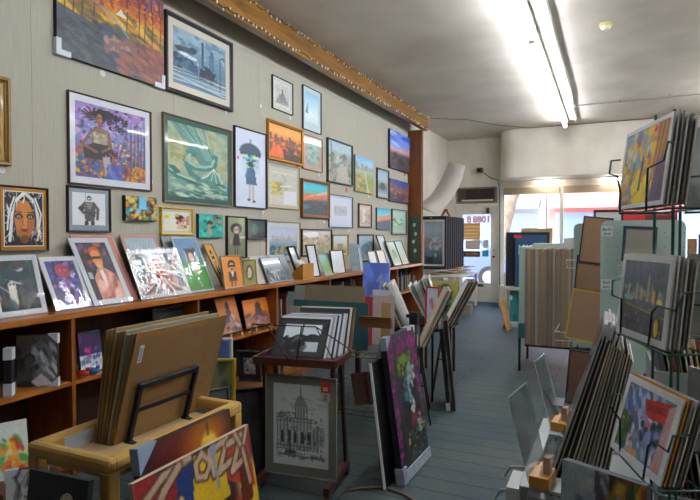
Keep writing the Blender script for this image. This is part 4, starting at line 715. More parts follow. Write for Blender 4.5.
A.poly([(.2, .74), (.35, .8), (.32, .86), (.22, .82)], '#c8a84c').el(.62, .965, .03, .03, '#8a8aa0').ln([(.62, .95), (.63, .8)], .02, '#8a90a0').dabs(20, ['#b43c18', '#e0a020', '#58201c'], (0, .0, 1, .6), .1, 1.6, 5).nz(.04)
P = PL(-1.065, (1.115 + 1.655) / 2, .004, .54, .728, 90, -10)
canvas(P, 'front painting with jazz lettering in beige on red, yellow and orange, leaning on the cart', A, .018, '#c0a890', gain=1.15)
A = Art(80, 120, '#38202c').grad('#2c1c2c', '#3c1c24', '#4a1c1c', '#30202c').el(.62, .86, .4, .2, '#5c1c14', a=.8, soft=1).el(.35, .86, .25, .2, '#74180f', a=.6, soft=1).el(.68, .9, .24, .12, '#b06a14', a=.9, soft=.9).poly([(.64, .925), (.76, .925), (.86, .85), (.54, .85)], '#e0a81c').el(.7, .9, .08, .04, '#f0d050', soft=.8).ln([(.7, .93), (.7, .975)], .008, '#1c1210').rect(.15, .7, .25, .8, '#2c4468').nz(.03)
P = PL(-1.155, (1.205 + 1.645) / 2, .004, .44, .775, 90, -9)
canvas(P, 'dark painting of a glowing yellow lamp with a pale corner wrap, behind the jazz painting', A, .028, '#141016', wraps=((0, 1, .075),), wc='#8aa0b8', gain=1.1)
# ---- floor pictures at the lower left
A = Art(30, 40, '#c8ccc8').dabs(30, ['#c83020', '#e0a020', '#e07830', '#3a9a4c', '#d8d83c'], (.2, .1, .9, .7), .07, 2, 3).nz(.03)
p = hit(12, 455, X=-2.72); sleeved(PL(p.x, p.y, .18, .16, .28, 68, -14), 'white sheet with red, yellow and green splashes at the far lower left', A, .0, film=False)
tag(MB().box(-.14, .14, -.16, .16, 0, .178).build('wooden_crate', wood('#5a3014', .6, 'x'), loc=(p.x + .0, p.y + .02, 0)), 'dark wooden crate on the floor at the far lower left under the splashed sheet', 'crate')
A = Art(40, 50, '#c4c8ca').ln([(.5, .95), (.3, .8), (.25, .6), (.35, .4), (.6, .35), (.8, .5), (.75, .8), (.5, .95)], .015, '#5c5c60').dabs(40, ['#4c4c50', '#8a8c90', '#2c2c30'], (.2, .35, .9, .95), .035, 3, 3, a=.6).el(.5, .65, .15, .14, '#c4c4c2').ln([(.42, .68), (.48, .67)], .02, '#38383c').ln([(.55, .68), (.62, .67)], .02, '#38383c').poly([(.45, .2), (.85, .3), (.7, .08)], '#c8c020').poly([(.45, .2), (.2, .32), (.3, .1)], '#c8b420').nz(.03)
canvas(PL(*hit(28, 498, d=2.45)[:2], .004, .17, .37, 52, -8), 'white canvas with an ink drawing of a curly head and a yellow butterfly', A, .035, '#1a1624', wraps=((0, 1, .05),))
p = col(63, .3, Y=1.13); A = Art(10, 10, '#1c2028')
t = canvas(PL(p.x, 1.05, .004, .235, .69, 4, -8), 'plain black panel with a small oval tag leaning by the near end of the cart', A, .022, '#16181e', kind='paint', gain=1)
MB().prism([(.045 + .03 * math.cos(a) * 1, .60 + .045 * math.sin(a)) for a in [R(20 * i) for i in range(18)]], -.026, -.0235, 'y').build('tag', M('#b7ad9a', .7), t)
# white boxes on the bottom shelf near the cart
tag(MB().box(-.012, .012, -.07, .05, 0, .05).build('white_box', M('#a8b4c0', .6), loc=(-1.698, 1.375, RZ - .0595)), 'small pale blue-white box in the cart tray left of the brown boards', 'box')
for k, (x, y, w, h, rz, lb, c, a) in enumerate([(-1.99, 2.50, .2, .70, 30, 'yellow framed green picture standing behind the cart', '#b49a24', '#3c4838'), (-2.25, 2.85, .2, .74, 42, 'white edged blue picture behind the yellow framed one', '#c8ccd0', '#3c5a98'), (-1.86, 2.62, .2, .52, 40, 'black framed picture between the yellow frame and the cathedral drawing', '#16181c', '#202428')]):
    framed(PL(x, y, .004, w, h, rz, -9), lb, Art(20, 30, a).dabs(14, ['#5a5c30', '#2c3828', '#6a6a3c'] if k == 0 else ['#5878b0', '#28406c'] if k == 1 else ['#2c3034'], (0, 0, 1, 1), .12, 1.4, 3), c, .022, .022, 0)
framed(PL(-1.83, 2.28, .004, .22, .6, 62, -7), 'dim blue-grey picture standing on the floor before the cathedral drawing', Art(10, 20, '#3c464c').nz(.05), '#3a4044', .012, .02, 0)

# ================================================================== RED-BROWN PRINT RACK WITH THE CATHEDRAL DRAWING
RW = M('#4a2220', .4, .0, var=.15, scale=8.); RWD = M('#3a1c1c', .4, .4)
ra = thing('print_rack', 'dark red print rack on casters with a wire-fronted tray', 'rack', (-1.521, 2.56, 0), R(9.6))
TZ = .737
m = MB().box(-.235, .235, .0, .31, TZ - .03, TZ - .018).box(-.235, .235, -.008, .006, TZ - .03, TZ + .012).box(.225, .238, 0, .31, TZ - .03, TZ + .012).box(-.238, -.225, 0, .31, TZ - .03, TZ + .012); m.build('tray', RW, ra, bevel=.002)
r_ = .0035
MB().tube([(-.235, -.012, TZ), (-.235, -.012, TZ + .19), (.13, -.012, TZ + .19), (.225, -.012, TZ + .02)], r_).build('wire_guard', RWD, ra)
MB().tube([(.05, -.013, TZ + .19), (.02, -.013, TZ)], r_).build('wire_guard', RWD, ra); MB().tube([(-.15, -.013, TZ + .19), (-.02, -.013, TZ)], r_).build('wire_guard', RWD, ra)
MB().tube([(-.235, -.012, TZ + .19), (-.235, .28, TZ + .12), (-.235, .3, TZ)], r_).build('wire_guard', RWD, ra); MB().tube([(.13, -.012, TZ + .19), (.236, .2, TZ + .05), (.236, .3, TZ)], r_).build('wire_guard', RWD, ra)
for x in (-.2, .2):
    MB().box(x - .016, x + .016, -.06, .36, .055, .095).build('sled_bar', RW, ra, bevel=.003)
    MB().prism([(.10, .09), (.14, .09), (.09, TZ - .03), (.05, TZ - .03)], x - .007, x + .007, 'x').build('leg', RWD, ra)
    MB().prism([(.30, .09), (.34, .09), (.24, TZ - .03), (.2, TZ - .03)], x - .007, x + .007, 'x').build('leg', RWD, ra)
    for y in (-.04, .34): c = MB().cyl((x - .01, y, .024), (x + .01, y, .024), .024, 12).build('caster', M('#8a6a3a', .3, .7), ra); MB().box(x - .014, x + .014, y - .012, y + .012, .03, .056).build('caster_fork', M('#6a5a48', .3, .8), c)
MB().box(-.2, .2, .1, .12, .1, .13).build('cross_bar', RW, ra)
A = Art(80, 112, '#b4bcbc')
rg = random.Random(3)
A.nz(.03)
I = '#3c4044'
for i in range(30): x = rg.uniform(.1, .9); y = rg.uniform(.7, .84); A.ln([(x, y), (x + rg.uniform(.04, .14), y - rg.uniform(.0, .03))], .005, '#7a8286', .8)
A.poly([(.46, .72), (.5, .97), (.54, .72)], '#8a9092', .7).ln([(.5, .97), (.5, .8)], .008, I).poly([(.38, .74), (.44, .84), (.5, .87), (.56, .84), (.62, .74)], '#6c7276', .8).rect(.4, .58, .62, .74, '#8e9496', .8)
for x in (.41, .46, .51, .56, .61): A.ln([(x, .58), (x, .75)], .008, I)
A.poly([(.08, .62), (.3, .66), (.34, .6), (.1, .56)], '#7a8082').rect(.07, .22, .7, .58, '#a0a6a8', .9).rect(.7, .26, .92, .5, '#8a9092', .8)
for x in (.08, .14, .2, .26, .32, .38, .44, .5, .56, .62, .68, .74, .8, .86): A.ln([(x, .2), (x, .58 if x < .7 else .46)], .011, I, .85)
for x in (.17, .29, .41, .53, .65): A.el(x, .38, .02, .05, '#2a2e32').rect(x - .02, .28, x + .02, .38, '#2a2e32')
for y in (.58, .54, .24, .2): A.ln([(.06, y), (.72, y)], .01, I, .8)
A.dabs(120, [I, '#6a7074', '#8a9092', '#c0c6c6'], (.06, .18, .9, .66), .012, 2.5, 4, a=.7).ln([(.3, .12), (.31, .42)], .02, I).dabs(20, [I], (.22, .12, .4, .2), .02, 1.5, 8).ln([(.1, .13), (.9, .11)], .02, '#6a7074').dabs(60, ['#7a8084', I], (.05, .1, .95, .16), .012, 3, 6, a=.6).ln([(.8, .2), (.8, .5)], .03, '#6a7074', .7)
P = lean_z((266.5, 471), (337, 481), (266.5, 373), .1)
t = framed(P, 'framed ink drawing of a domed cathedral with a red price tag, on the print rack', A, '#6f7268', .006, .016, .04, '#75776c', gain=1.6, mb_w=.05)
w, h = P['w'], P['h']
g = MB().box(w / 2 - .085, w / 2 - .035, -.019, -.0165, h - .125, h - .03).build('price_tag', M('#b9b9b4', .6), t); MB().box(w / 2 - .085, w / 2 - .033, -.0205, -.019, h - .075, h - .02).build('red_band', M('#c03028', .6), g)
MB().box(w / 2 - .08, w / 2 - .02, -.0218, -.0205, h - .035, h - .02).build('red_band', M('#a83040', .6), g)
text('30', .028, M('#d8d8d4', .6), g, (w / 2 - .06, -.021, h - .057)); text('-%', .02, M('#333333', .6), g, (w / 2 - .06, -.0195, h - .092)); text('42', .02, M('#333333', .6), g, (w / 2 - .06, -.0195, h - .112))
# prints in the tray
A = Art(60, 46, '#2c3034').rect(.12, .14, .88, .86, '#22262a').poly([(.14, .5), (.14, .86), (.48, .86), (.48, .6), (.4, .58), (.3, .5)], '#c8d2dc').poly([(.52, .6), (.52, .86), (.88, .86), (.88, .58), (.7, .62), (.6, .56)], '#c4ced8').rect(.6, .14, .86, .4, '#b8c2cc').dabs(30, ['#3c4248', '#5c6268', '#1c2024'], (.14, .14, .6, .5), .05, 2, 3).nz(.03)
P0 = lean_z((270.5, 356.5), (323.5, 359.5), (280.5, 318), TZ - .0165)
sleeved(P0, 'charcoal matted pair of black and white photographs at the front of the tray', A, .012, '#2e3236', .004, gain=1.5)
e = Vector((math.cos(P0['rz']), math.sin(P0['rz']), 0)); bk = Vector((-e.y, e.x, 0))
edge = ['#c8ccd0', '#8a9098', '#c4c8cc', '#28303c', '#d0d4d8', '#3c4c60', '#c8ccd0', '#b8bcbc', '#2c2a2c', '#c8c4b8', '#4a3c30', '#6a5240']
for k in range(12):
    P = dict(P0); P['loc'] = P0['loc'] + bk * (.011 + .014 * k) + e * (.008 + .010 * k); P['h'] = P0['h'] + .012 + rg.uniform(-.006, .006) + (.02 if k > 7 else 0); P['tilt'] = P0['tilt'] * (1 - k * .03)
    plain_board(P, 'matted print edge-on in the tray behind the black and white photographs', edge[k], .005 + .003 * (k % 2), 'matted print', 'matted_print', 'mats in the wire tray')
# ================================================================== CHROME WIRE SHELVING BEHIND
CH = M('#a8aaa8', .25, .9)
ws = thing('wire_shelving', 'chrome wire shelving behind the print rack holding mat boards', 'shelving', (-1.6, 3.5, 0), R(3))
X0, X1, Y0, Y1 = -.34, .34, -.40, .40
for x in (X0, X1):
    for y in (Y0, Y1): MB().cyl((x, y, 0), (x, y, .76), .012, 10).build('post', CH, ws)
for z in (.33, .69):
    m = MB()
    for y in (Y0, Y1): m.cyl((X0, y, z), (X1, y, z), .004, 6).cyl((X0, y, z - .03), (X1, y, z - .03), .004, 6).tube([(X0 + (X1 - X0) * i / 16, y, z - (.03 if i % 2 else 0)) for i in range(17)], .0025, 5)
    for x in (X0, X1): m.cyl((x, Y0, z), (x, Y1, z), .004, 6).cyl((x, Y0, z - .03), (x, Y1, z - .03), .004, 6).tube([(x, Y0 + (Y1 - Y0) * i / 16, z - (.03 if i % 2 else 0)) for i in range(17)], .0025, 5)
    for i in range(1, 30): x = X0 + (X1 - X0) * i / 30; m.cyl((x, Y0, z + .002), (x, Y1, z + .002), .002, 5)
    m.build('wire_shelf', CH, ws)
SH = .6935
def fb(u0, u1, vt, Y, c, lb, d=.004, z=SH, cat='mat board', tl=-3, fn=None, **k):
    a, b = col(u0, z, Y=Y), col(u1, z, Y=Y); zt = hit((u0 + u1) / 2, vt, Y=Y).z
    P = dict(loc=Vector(((a.x + b.x) / 2, Y, z)), rz=0, tilt=R(tl), w=b.x - a.x, h=(zt - z) / math.cos(R(tl)))
    return fn(P, lb, **k) if fn else plain_board(P, lb, c, d, cat)
fb(293, 368, 301.5, 3.17, '#2f5e64', 'dark teal mat board behind the print rack, wider than the beige one')
fb(289, 343, 307.5, 3.13, '#b8b0a0', 'cream mat board in front of the dark teal one')
fb(304, 364, 286, 3.24, '#8c8068', 'brownish beige mat board standing taller behind the teal one')
fb(294, 330, 286, 3.27, '#a4a8a0', 'pale grey mat board peeking out left of the beige one')
fb(287, 300, 292, 3.30, '#9aa4a8', 'narrow light grey board left of the pale grey mat board')
fb(350, 372, 296.5, 3.34, '#a02838', 'crimson mat board peeking out right of the beige one')
fb(356, 380, 300, 3.38, '#c4bab8', 'pale pink mat board just right of the crimson one')
fb(370, 394, 296, 3.50, '#b8a8ac', 'pinkish white board right of the pale pink mat board')
fb(376, 390, 303, 3.46, '#a88c5c', 'tan board in front of the pinkish white board')
fb(372, 389, 290, 3.62, '#c8ccd4', 'white board rising behind the pinkish white board')
MB().box(.215, .42, -.46, -.44, .165, .23).build('end_board', wood('#6a4420', .5, 'x'), ws, loc=(0, 0, SH))
# blue canvas
tb = thing('small_table', 'small dark wooden table under the blue canvas', 'table', (-1.74, 4.2, 0)); MB().box(-.24, .24, -.2, .2, .66, .69).build('table_top', WB, tb)
for x in (-.21, .21):
    for y in (-.17, .17): MB().box(x - .02, x + .02, y - .02, y + .02, 0, .66).build('leg', WB, tb)
A = Art(30, 60, '#5068b8').grad('#5870c0', '#5068b8', '#4860a8', '#3c5490').poly([(.6, .55), (.75, .95), (.85, .5)], '#6c84a8').dabs(12, ['#6078c8', '#4458a0'], (0, 0, 1, 1), .12, 2, 3).ln([(.55, .7), (.7, .8), (.66, .55)], .03, '#7c8ca8').nz(.03)
a, b = col(362.5, .8, Y=4.15), col(388.5, .8, Y=4.15); zt = hit(374, 262.5, Y=4.2).z
canvas(dict(loc=Vector(((a.x + b.x) / 2, 4.15, .6905)), rz=R(2), tilt=R(-5), w=b.x - a.x, h=zt - .69), 'bright periwinkle blue canvas standing above the mat boards', A, .02, '#8a9ac8', gain=2.0)
# ---- the tall dark painting: an abstract with magenta, green and white
A = Art(90, 150, '#26232a').dabs(160, ['#141418', '#28262c', '#333038', '#1c1c22', '#3a363c'], (0, 0, 1, 1), .07, 1.5, 3)
A.dabs(90, ['#8a1c6c', '#98247c', '#6c1858', '#501444'], (.0, .12, .13, .97), .035, .5, 4, rot=80).dabs(70, ['#8a1c6c', '#98247c', '#5c164c'], (.82, .3, 1, .97), .04, .6, 5, rot=80).dabs(60, ['#8a1c6c', '#701a5c'], (.13, .84, .95, .98), .03, .7, 15).dabs(70, ['#4c7a20', '#6c9020', '#345c24', '#8a8830', '#1c2418'], (.28, .7, .72, .84), .026, 1.5, 6, rot=-25).dabs(24, ['#2c6c8a', '#2c7080'], (.4, .5, .56, .68), .03, .6, 7, rot=70)
A.poly([(.56, .72), (.66, .78), (.8, .66), (.84, .48), (.8, .36), (.66, .36), (.56, .5), (.52, .62)], '#8ea4a2', .85).dabs(60, ['#98b0ae', '#b8c8c4', '#6c8486', '#c8d4d0', '#5c7074'], (.55, .4, .8, .72), .03, .6, 8, rot=70).dabs(16, ['#10141a'], (.62, .52, .8, .6), .035, 1.2, 9).dabs(30, ['#141418', '#26262c'], (.74, .36, .9, .5), .04, 1, 19).dabs(14, ['#7a1c18', '#641a1a'], (.5, .3, .8, .38), .025, 2, 10).dabs(50, ['#3c6a1c', '#20507a', '#6c8a24'], (.4, .08, .98, .3), .03, .4, 11, rot=85).dabs(20, ['#a0b4b0', '#7c908c'], (.72, .2, .9, .36), .03, .4, 12, rot=70).rect(.33, .2, .39, .25, '#c89028').nz(.05)
p0, p1 = hit(398, 484, Z=.012), hit(424.5, 455, Z=.012); P = _lean(p0, p1, (379.5, 339), False)
t = canvas(P, 'tall dark abstract painting splashed with magenta, green and white, its foot in bubble wrap', A, .035, '#1a1624', wraps=((0, 1, .07),), wc='#8a94a4', gain=.95)
w, h = P['w'], P['h']; MB().box(-w / 2 - .005, w / 2 + .006, -.043, .004, -.006, .055).build('foot_wrap', M('#9aa2b0', .3, var=.25, scale=40., bump=.8), t)
MB().box(-w / 2 - .008, -w / 2 + .05, -.046, .008, -.008, .085).build('foot_wrap', M('#8c94a4', .3, var=.25, scale=40., bump=.8), t); MB().box(w / 2 - .12, w / 2 - .05, -.04, .004, h - .01, h + .012).build('corner_protector', M('#9aa6b4', .5), t)
p0 = hit(384, 490, Z=.003); P = dict(loc=p0 + Vector((-.0, .23, 0)), rz=R(90), tilt=math.atan2(-.085, .67), w=.46, h=.70)
t = canvas(P, 'black canvas with a bright white near edge, leaning beside the tall dark abstract painting', Art(20, 30, '#121116').nz(.02), .012, '#0e0d11'); MB().box(-.236, -.2295, -.013, .001, 0, .7).build('white_edge', M('#e8ecf2', .5), t)
# brown plaques by the shelving
for k, (bl, br, tt) in enumerate([((350, 438), (374, 444), (338, 385)), ((362, 446), (380, 450), (352, 405))]):
    p0, p1 = hit(*bl, Z=.333), hit(*br, Z=.333); 
    plain_board(PL(-1.40 + .07 * k, 3.22 + .06 * k, .335, .12, .2, 50, -20 + 3 * k), ['dark brown board on the lower wire shelf, taller of two', 'dark brown board on the lower wire shelf, right of the taller'][k], '#40241a', .012, 'board', 'wooden_board')
tag(MB().tube([(-1.3, 2.72, .008), (-1.22, 2.8, .008), (-1.12, 2.86, .008), (-1.0, 2.83, .008), (-.92, 2.78, .008), (-.84, 2.62, .008), (-.8, 2.45, .008)], .007).build('extension_cord', M('#6a5240', .6), smooth=True), 'brown extension cord lying on the floor by the tall dark painting', 'cord')
tag(MB().box(-.03, .03, -.03, .03, 0, .09).box(-.05, .035, -.04, -.01, .05, .075).build('clamp', BK, loc=(-1.285, 3.89, .7595)), 'black clamp on top of the wire shelving post', 'clamp')

# ================================================================== V-SHAPED PRINT TROUGHS BY THE AISLE
DM = M('#2c2624', .5, .5)
def vtrough(xc, y0, ln, zb, aL, aR, label, hgt=.5):
    t = thing('print_trough', label, 'rack', (xc, y0, 0), math.atan2(-xc, y0))
    for y in (.03, ln - .03):
        for s, a in ((-1, aL), (1, aR)):
            x = math.sin(R(a)) * hgt; z = math.cos(R(a)) * hgt
            MB().cyl((s * .012, y, zb - .012), (s * (x + .012), y, zb + z * .72 - .012), .007, 8).build('wing_rail', DM, t)
            MB().cyl((0, y, zb - .02), (s * .09, y, .0), .006, 8).build('leg', DM, t)
        MB().cyl((-.045, y, zb / 2), (.045, y, zb / 2), .006, 8).build('cross_bar', DM, t)
    MB().cyl((0, 0, zb - .016), (0, ln, zb - .016), .009, 8).build('keel', DM, t)
    return t
vtrough(-1.26, 3.92, .46, .585, 23, 24, 'nearer V-shaped metal print trough beside the aisle')
vtrough(-1.31, 4.78, .46, .62, 20, 26, 'farther V-shaped metal print trough beside the aisle')
rg = random.Random(12)
def trough_print(xc, y0, ln, zb, side, a, k, c, lb, grp, hgt, frame=None, off=.02):
    r = math.atan2(-xc, y0); x = side * (off + .014 * k); w = ln - .04; yy = ln / 2
    q = Vector((xc + x * math.cos(r) - yy * math.sin(r), y0 + x * math.sin(r) + yy * math.cos(r), zb))
    P = dict(loc=q, rz=r - side * R(90), tilt=R(-a), w=w, h=hgt)
    if frame: return framed(P, lb, frame, c, .035, .036, 0, group=grp)
    return plain_board(P, lb, c, .007, 'matted print', 'matted_print', grp)
CR_ = '#b8b4a8'
A = Art(20, 26, '#98a0a4').nz(.05)
trough_print(-1.26, 3.90, .46, .585, -1, 23, 0, '#c8c4bc', 'white framed print on the left wing of the nearer trough, facing the aisle', None, .5, A, .03)
for k in range(1, 4): trough_print(-1.26, 3.90, .46, .585, -1, 23, k, ['#a8a49a', '#6a5c4c', '#c0bcb4'][k - 1], 'board behind the white framed print on the left wing of the nearer trough', 'left wing of the nearer trough', .49, off=.03)
for k in range(4): trough_print(-1.26, 3.90, .46, .585, 1, 25, k, ['#a89c88', '#8a8070', '#bcb4a4', '#4a4038'][k], 'board leaning towards the aisle on the right wing of the nearer trough', 'right wing of the nearer trough', .46)
for k in range(7): trough_print(-1.31, 4.78, .46, .62, 1, 27, k, ['#c0bcb4', '#4a443c', '#8a8070', '#2c2824', '#989080', '#38302a', '#6a6254'][k], 'board leaning towards the aisle on the right wing of the farther trough', 'right wing of the farther trough', .43)
for k in range(8): trough_print(-1.31, 4.74, .46, .62, -1, 14 + 2 * k, k, ['#cfd2d2', '#a8aaa4', '#d8dada', '#8a8c86', '#c8caca', '#d4d6d6', '#9a9c98', '#cfd2d2'][k], 'white mat standing on the left wing of the farther trough', 'white mats in the farther trough', .44 - .008 * k + rg.uniform(-.015, .015))
framed(PL(-1.345, 4.55, .62, .13, .36, -12, -3), 'small white print in a bright red frame standing in the troughs', Art(20, 40, '#b8c4d0').dabs(10, ['#5c88b0', '#c86878'], (.3, .2, .7, .8), .08, 1, 3), '#b82a34', .014, .018, 0)
tag(MB().cyl((0, .01, 0), (0, .01, .6), .01).box(-.05, .05, -.03, .04, .6, .617).build('black_stand', DM, loc=(-1.345, 4.55, 0)), 'dark stand under the small red framed print', 'stand')
A = Art(60, 60, '#5a6a38').grad('#a8a058', '#98984c', '#6a7c40', '#3c5430', '#34482c').dabs(60, ['#2c4c2c', '#3a5c34', '#58703c', '#24402c'], (0, .1, .8, .85), .1, 1.3, 3).dabs(16, ['#a86c74', '#8a4c58'], (.3, .3, .6, .5), .05, 1.3, 4).nz(.05)
canvas(dict(loc=Vector(((col(420, .7, Y=5.6).x + col(458.5, .7, Y=5.6).x) / 2, 5.6, .5)), rz=0, tilt=R(-4), w=col(458.5, .7, Y=5.6).x - col(420, .7, Y=5.6).x, h=.45), 'green landscape canvas behind the V-shaped troughs', A, .025, '#3a3828')
gs = thing('wooden_stand', 'dark wooden stand carrying the green landscape canvas', 'stand', (-1.6, 5.62, 0)); MB().box(-.17, .17, -.1, .1, .47, .498).build('top_board', WB, gs)
for x in (-.15, .15):
    for y in (-.08, .08): MB().box(x - .012, x + .012, y - .012, y + .012, 0, .47).build('leg', WB, gs)
for k, (u, c) in enumerate([(447, '#14121a'), (452.5, '#241a14')]):
    P = dict(loc=Vector((col(u, .01, Y=4.5).x, 4.5, .004)), rz=R(104), tilt=R(-5.5), w=.30, h=.76 - .03 * k)
    t = canvas(P, ['black canvas with white end wraps standing on the floor between the troughs', 'brown-edged black canvas on the floor, right of the white-wrapped one'][k], Art(10, 20, '#18161c'), .026, c)
    if k == 0: MB().box(-.153, -.1, -.03, .003, -.003, .06).build('corner_protector', M('#c8ccd2', .5), t); MB().box(-.153, -.1, -.03, .003, .66, .763).build('corner_protector', M('#b8c4cc', .5), t)
# ================================================================== FLIP PANELS, CURLED SHEET AND TABLE BEYOND THE POST
FP = M('#22262e', .35)
for k in range(9):
    y = 10.0 + .165 * k; t = thing('flip_panel', 'nearest black flip panel beyond the post, showing a misty harbour print' if k == 0 else 'black flip display panel hanging in the row behind the harbour print', 'display panel', (-2.935, y, .80), 0, 0, None if k == 0 else 'black flip panels')
    MB().ring(.51, .985, [(0, 0), (0, -.035), (.035, -.035), (.035, 0)]).build('frame', FP, t, bevel=.003)
    MB().box(-.225, .225, -.012, -.004, .03, .95).build('panel', M('#191c22', .6), t)
    if k == 0:
        MB().ring(.42, .86, [(0, -.0125), (0, -.016), (.035, -.016), (.035, -.0125)], .06).build('mat_board', M('#c8cac4', .8), t)
        A = Art(34, 76, '#6a7880').grad('#7c8c98', '#8898a4', '#7a8890', '#6c7478', '#3c4c58', '#283844').dabs(16, ['#8a6c58', '#a87860', '#98a4b0', '#586874'], (0, .2, 1, .6), .08, 1.5, 3).ln([(.6, .45), (.8, .6)], .03, '#b86048').el(.3, .1, .2, .08, '#181c20').nz(.05)
        art_obj(A, .35, .79, -.0135, t, 'glass', .095); MB().box(-.06, -.02, -.037, -.035, .945, .965).build('sticker', M('#c8c83c', .6), t)
tag(MB().box(-.02, .02, -.75, .75, -.03, 0).build('wall_rail', DM, loc=(-3.178, 10.66, 1.3)), 'dark wall rail carrying the black flip panels', 'rail')
tbl = thing('display_table', 'low white table with papers under the black flip panels', 'table', (-2.82, 10.6, 0)); MB().box(-.36, .42, -.72, .8, .66, .69).build('table_top', M('#c8c2b4', .6), tbl, bevel=.004)
for x in (-.32, .38):
    for y in (-.68, .76): MB().box(x - .025, x + .025, y - .025, y + .025, 0, .66).build('leg', M('#c8c2b4', .6), tbl)
rg = random.Random(6)
for k in range(9):
    o = MB().box(-.12, .12, -.16, .16, 0, .012).build('paper_stack', M(['#a8743c', '#cfc8b4', '#7a4a24', '#c8b890'][k % 4], .7), loc=(-2.98 + .09 * k - (.35 if k > 5 else 0), 10.1 + .15 * k, .6905 + .014 * 0)); o.rotation_euler.z = rg.uniform(-.5, .5); o.location.z = .691 + .0125 * k
    tag(o, ['brown', 'pale', 'dark brown', 'straw'][k % 4] + ' flat packet in the pile under the flip panels, ' + ['lowest', 'second lowest', 'third lowest', 'fourth lowest', 'middle', 'fourth highest', 'third highest', 'second highest', 'topmost'][k], 'paper packet')
Lp = [(449, 161.5, 10.3), (444, 174, 10.28), (438, 185, 10.25), (429, 197, 10.2), (416, 206, 10.15)]; Rp = [(465, 165.5, 9.95), (462.5, 178, 9.95), (456, 192, 9.95), (447, 205, 9.98), (436, 215, 10.0)]
m = MB(); vs = []
def sm(L, n=14):
    o = []
    for i in range(n + 1):
        t = i / n * (len(L) - 1); k = min(int(t), len(L) - 2); f = t - k
        p = [Vector(hit(q[0], q[1], d=q[2])) for q in (L[max(k - 1, 0)], L[k], L[k + 1], L[min(k + 2, len(L) - 1)])]
        o.append(.5 * ((2 * p[1]) + (p[2] - p[0]) * f + (2 * p[0] - 5 * p[1] + 4 * p[2] - p[3]) * f * f + (3 * p[1] - p[0] - 3 * p[2] + p[3]) * f ** 3))
    return o
a, b = sm(Lp), sm(Rp); n_ = len(a); m.add(a + b, [(i, i + 1, n_ + i + 1, n_ + i) for i in range(n_ - 1)])
o = m.build('curled_sheet', M('#d2cbc4', .6), smooth=True); so = o.modifiers.new('s', 'SOLIDIFY'); so.thickness = .006; so.offset = 1
tag(o, 'large curled sheet of white board rising over the black flip panels', 'sheet')
t = thing('mini_easel', 'tiny brown wooden easel on top of the flip panels', 'easel', (-2.76, 10.2, 1.787)); MB().prism([(-.09, 0), (-.06, 0), (0, .1), (.06, 0), (.09, 0), (.02, .14), (-.02, .14)], -.02, .02, 'y').build('frame', M('#7a4a2c', .5), t)
tag(MB().box(-.04, .04, -.035, .0, -.06, .06).build('wall_box', M('#dcdad4', .5), loc=(-3.15, 9.9, hit(424.5, 190, X=-3.17).z)), 'small white box on the plaster wall just beyond the wooden post', 'box') .rotation_euler.z = R(90)
# things by the door
o = MB().box(-.14, .14, -.1, .1, 0, .18).build('wooden_box', M('#8a8270', .7), loc=hit(464, 314, Z=.0005)); tag(o, 'small grey-brown wooden box on the floor before the shop door', 'box')
# ================================================================== RIGHT SIDE
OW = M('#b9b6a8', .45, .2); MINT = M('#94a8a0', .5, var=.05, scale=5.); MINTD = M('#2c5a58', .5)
# rolling rack in front of the window
t = thing('rolling_rack', 'off-white rolling wire rack by the window holding navy poster boards', 'rack', (-1.12, 8.82, 0))
for x in (-.3, .3):
    for y in (-.18, .18):
        MB().cyl((x, y, .06), (x, y, 1.3 if y > 0 else .85), .014, 8).build('post', OW, t); MB().cyl((x - .012, y, .03), (x + .012, y, .03), .03, 12).build('caster', M('#33302c', .6), t)
for z in (.1, .62): MB().box(-.32, .32, -.2, .2, z - .012, z + .012).build('shelf', OW, t, bevel=.003)
A = Art(50, 50, '#1c3a60').grad('#1c3c64', '#1c3a5c')
for i, x in enumerate((.12, .24, .36, .48, .6, .72, .84)): A.rect(x, .62, x + .035, .8, '#b8c8d8').rect(x, .7 if i % 2 else .62, x + .08, .8 if i % 2 else .68, '#b8c8d8')
A.rect(.2, .5, .8, .54, '#5c7a98')
canvas(PL(-1.07, 8.83, .634, .46, .80, 0, -4), 'navy blue poster board with white lettering on the rolling rack', A, .02, '#142c48')
plain_board(PL(-1.13, 8.93, .634, .64, .84, 0, -2), 'black panel edge standing behind the navy poster board', '#1c1e24', .02, 'board', 'display_board')
plain_board(PL(-1.0, 8.98, .634, .46, .90, 0, -1), 'tan-topped board rising highest behind the navy poster board', '#a89868', .015, 'board', 'display_board')
canvas(PL(-1.2, 8.72, .112, .3, .47, 10, -6), 'teal and white poster on the lower shelf of the rolling rack', Art(30, 30, '#1c6a70').dabs(10, ['#98c0c0', '#144a54'], (0, 0, 1, 1), .1, 1, 3), .01, '#1c4a50')
plain_board(PL(-1.33, 8.5, .003, .34, .46, 86, -14), 'brown framed board leaning at the foot of the rolling rack', '#9a7444', .012, 'board', 'wooden_board')
tag(MB().box(-.1, .02, -.004, 0, -.015, .035).build('red_tag', M('#c82830', .6), loc=(-1.22, 8.866, 1.40)), 'small red tag on the corner of the navy poster board', 'price tag')

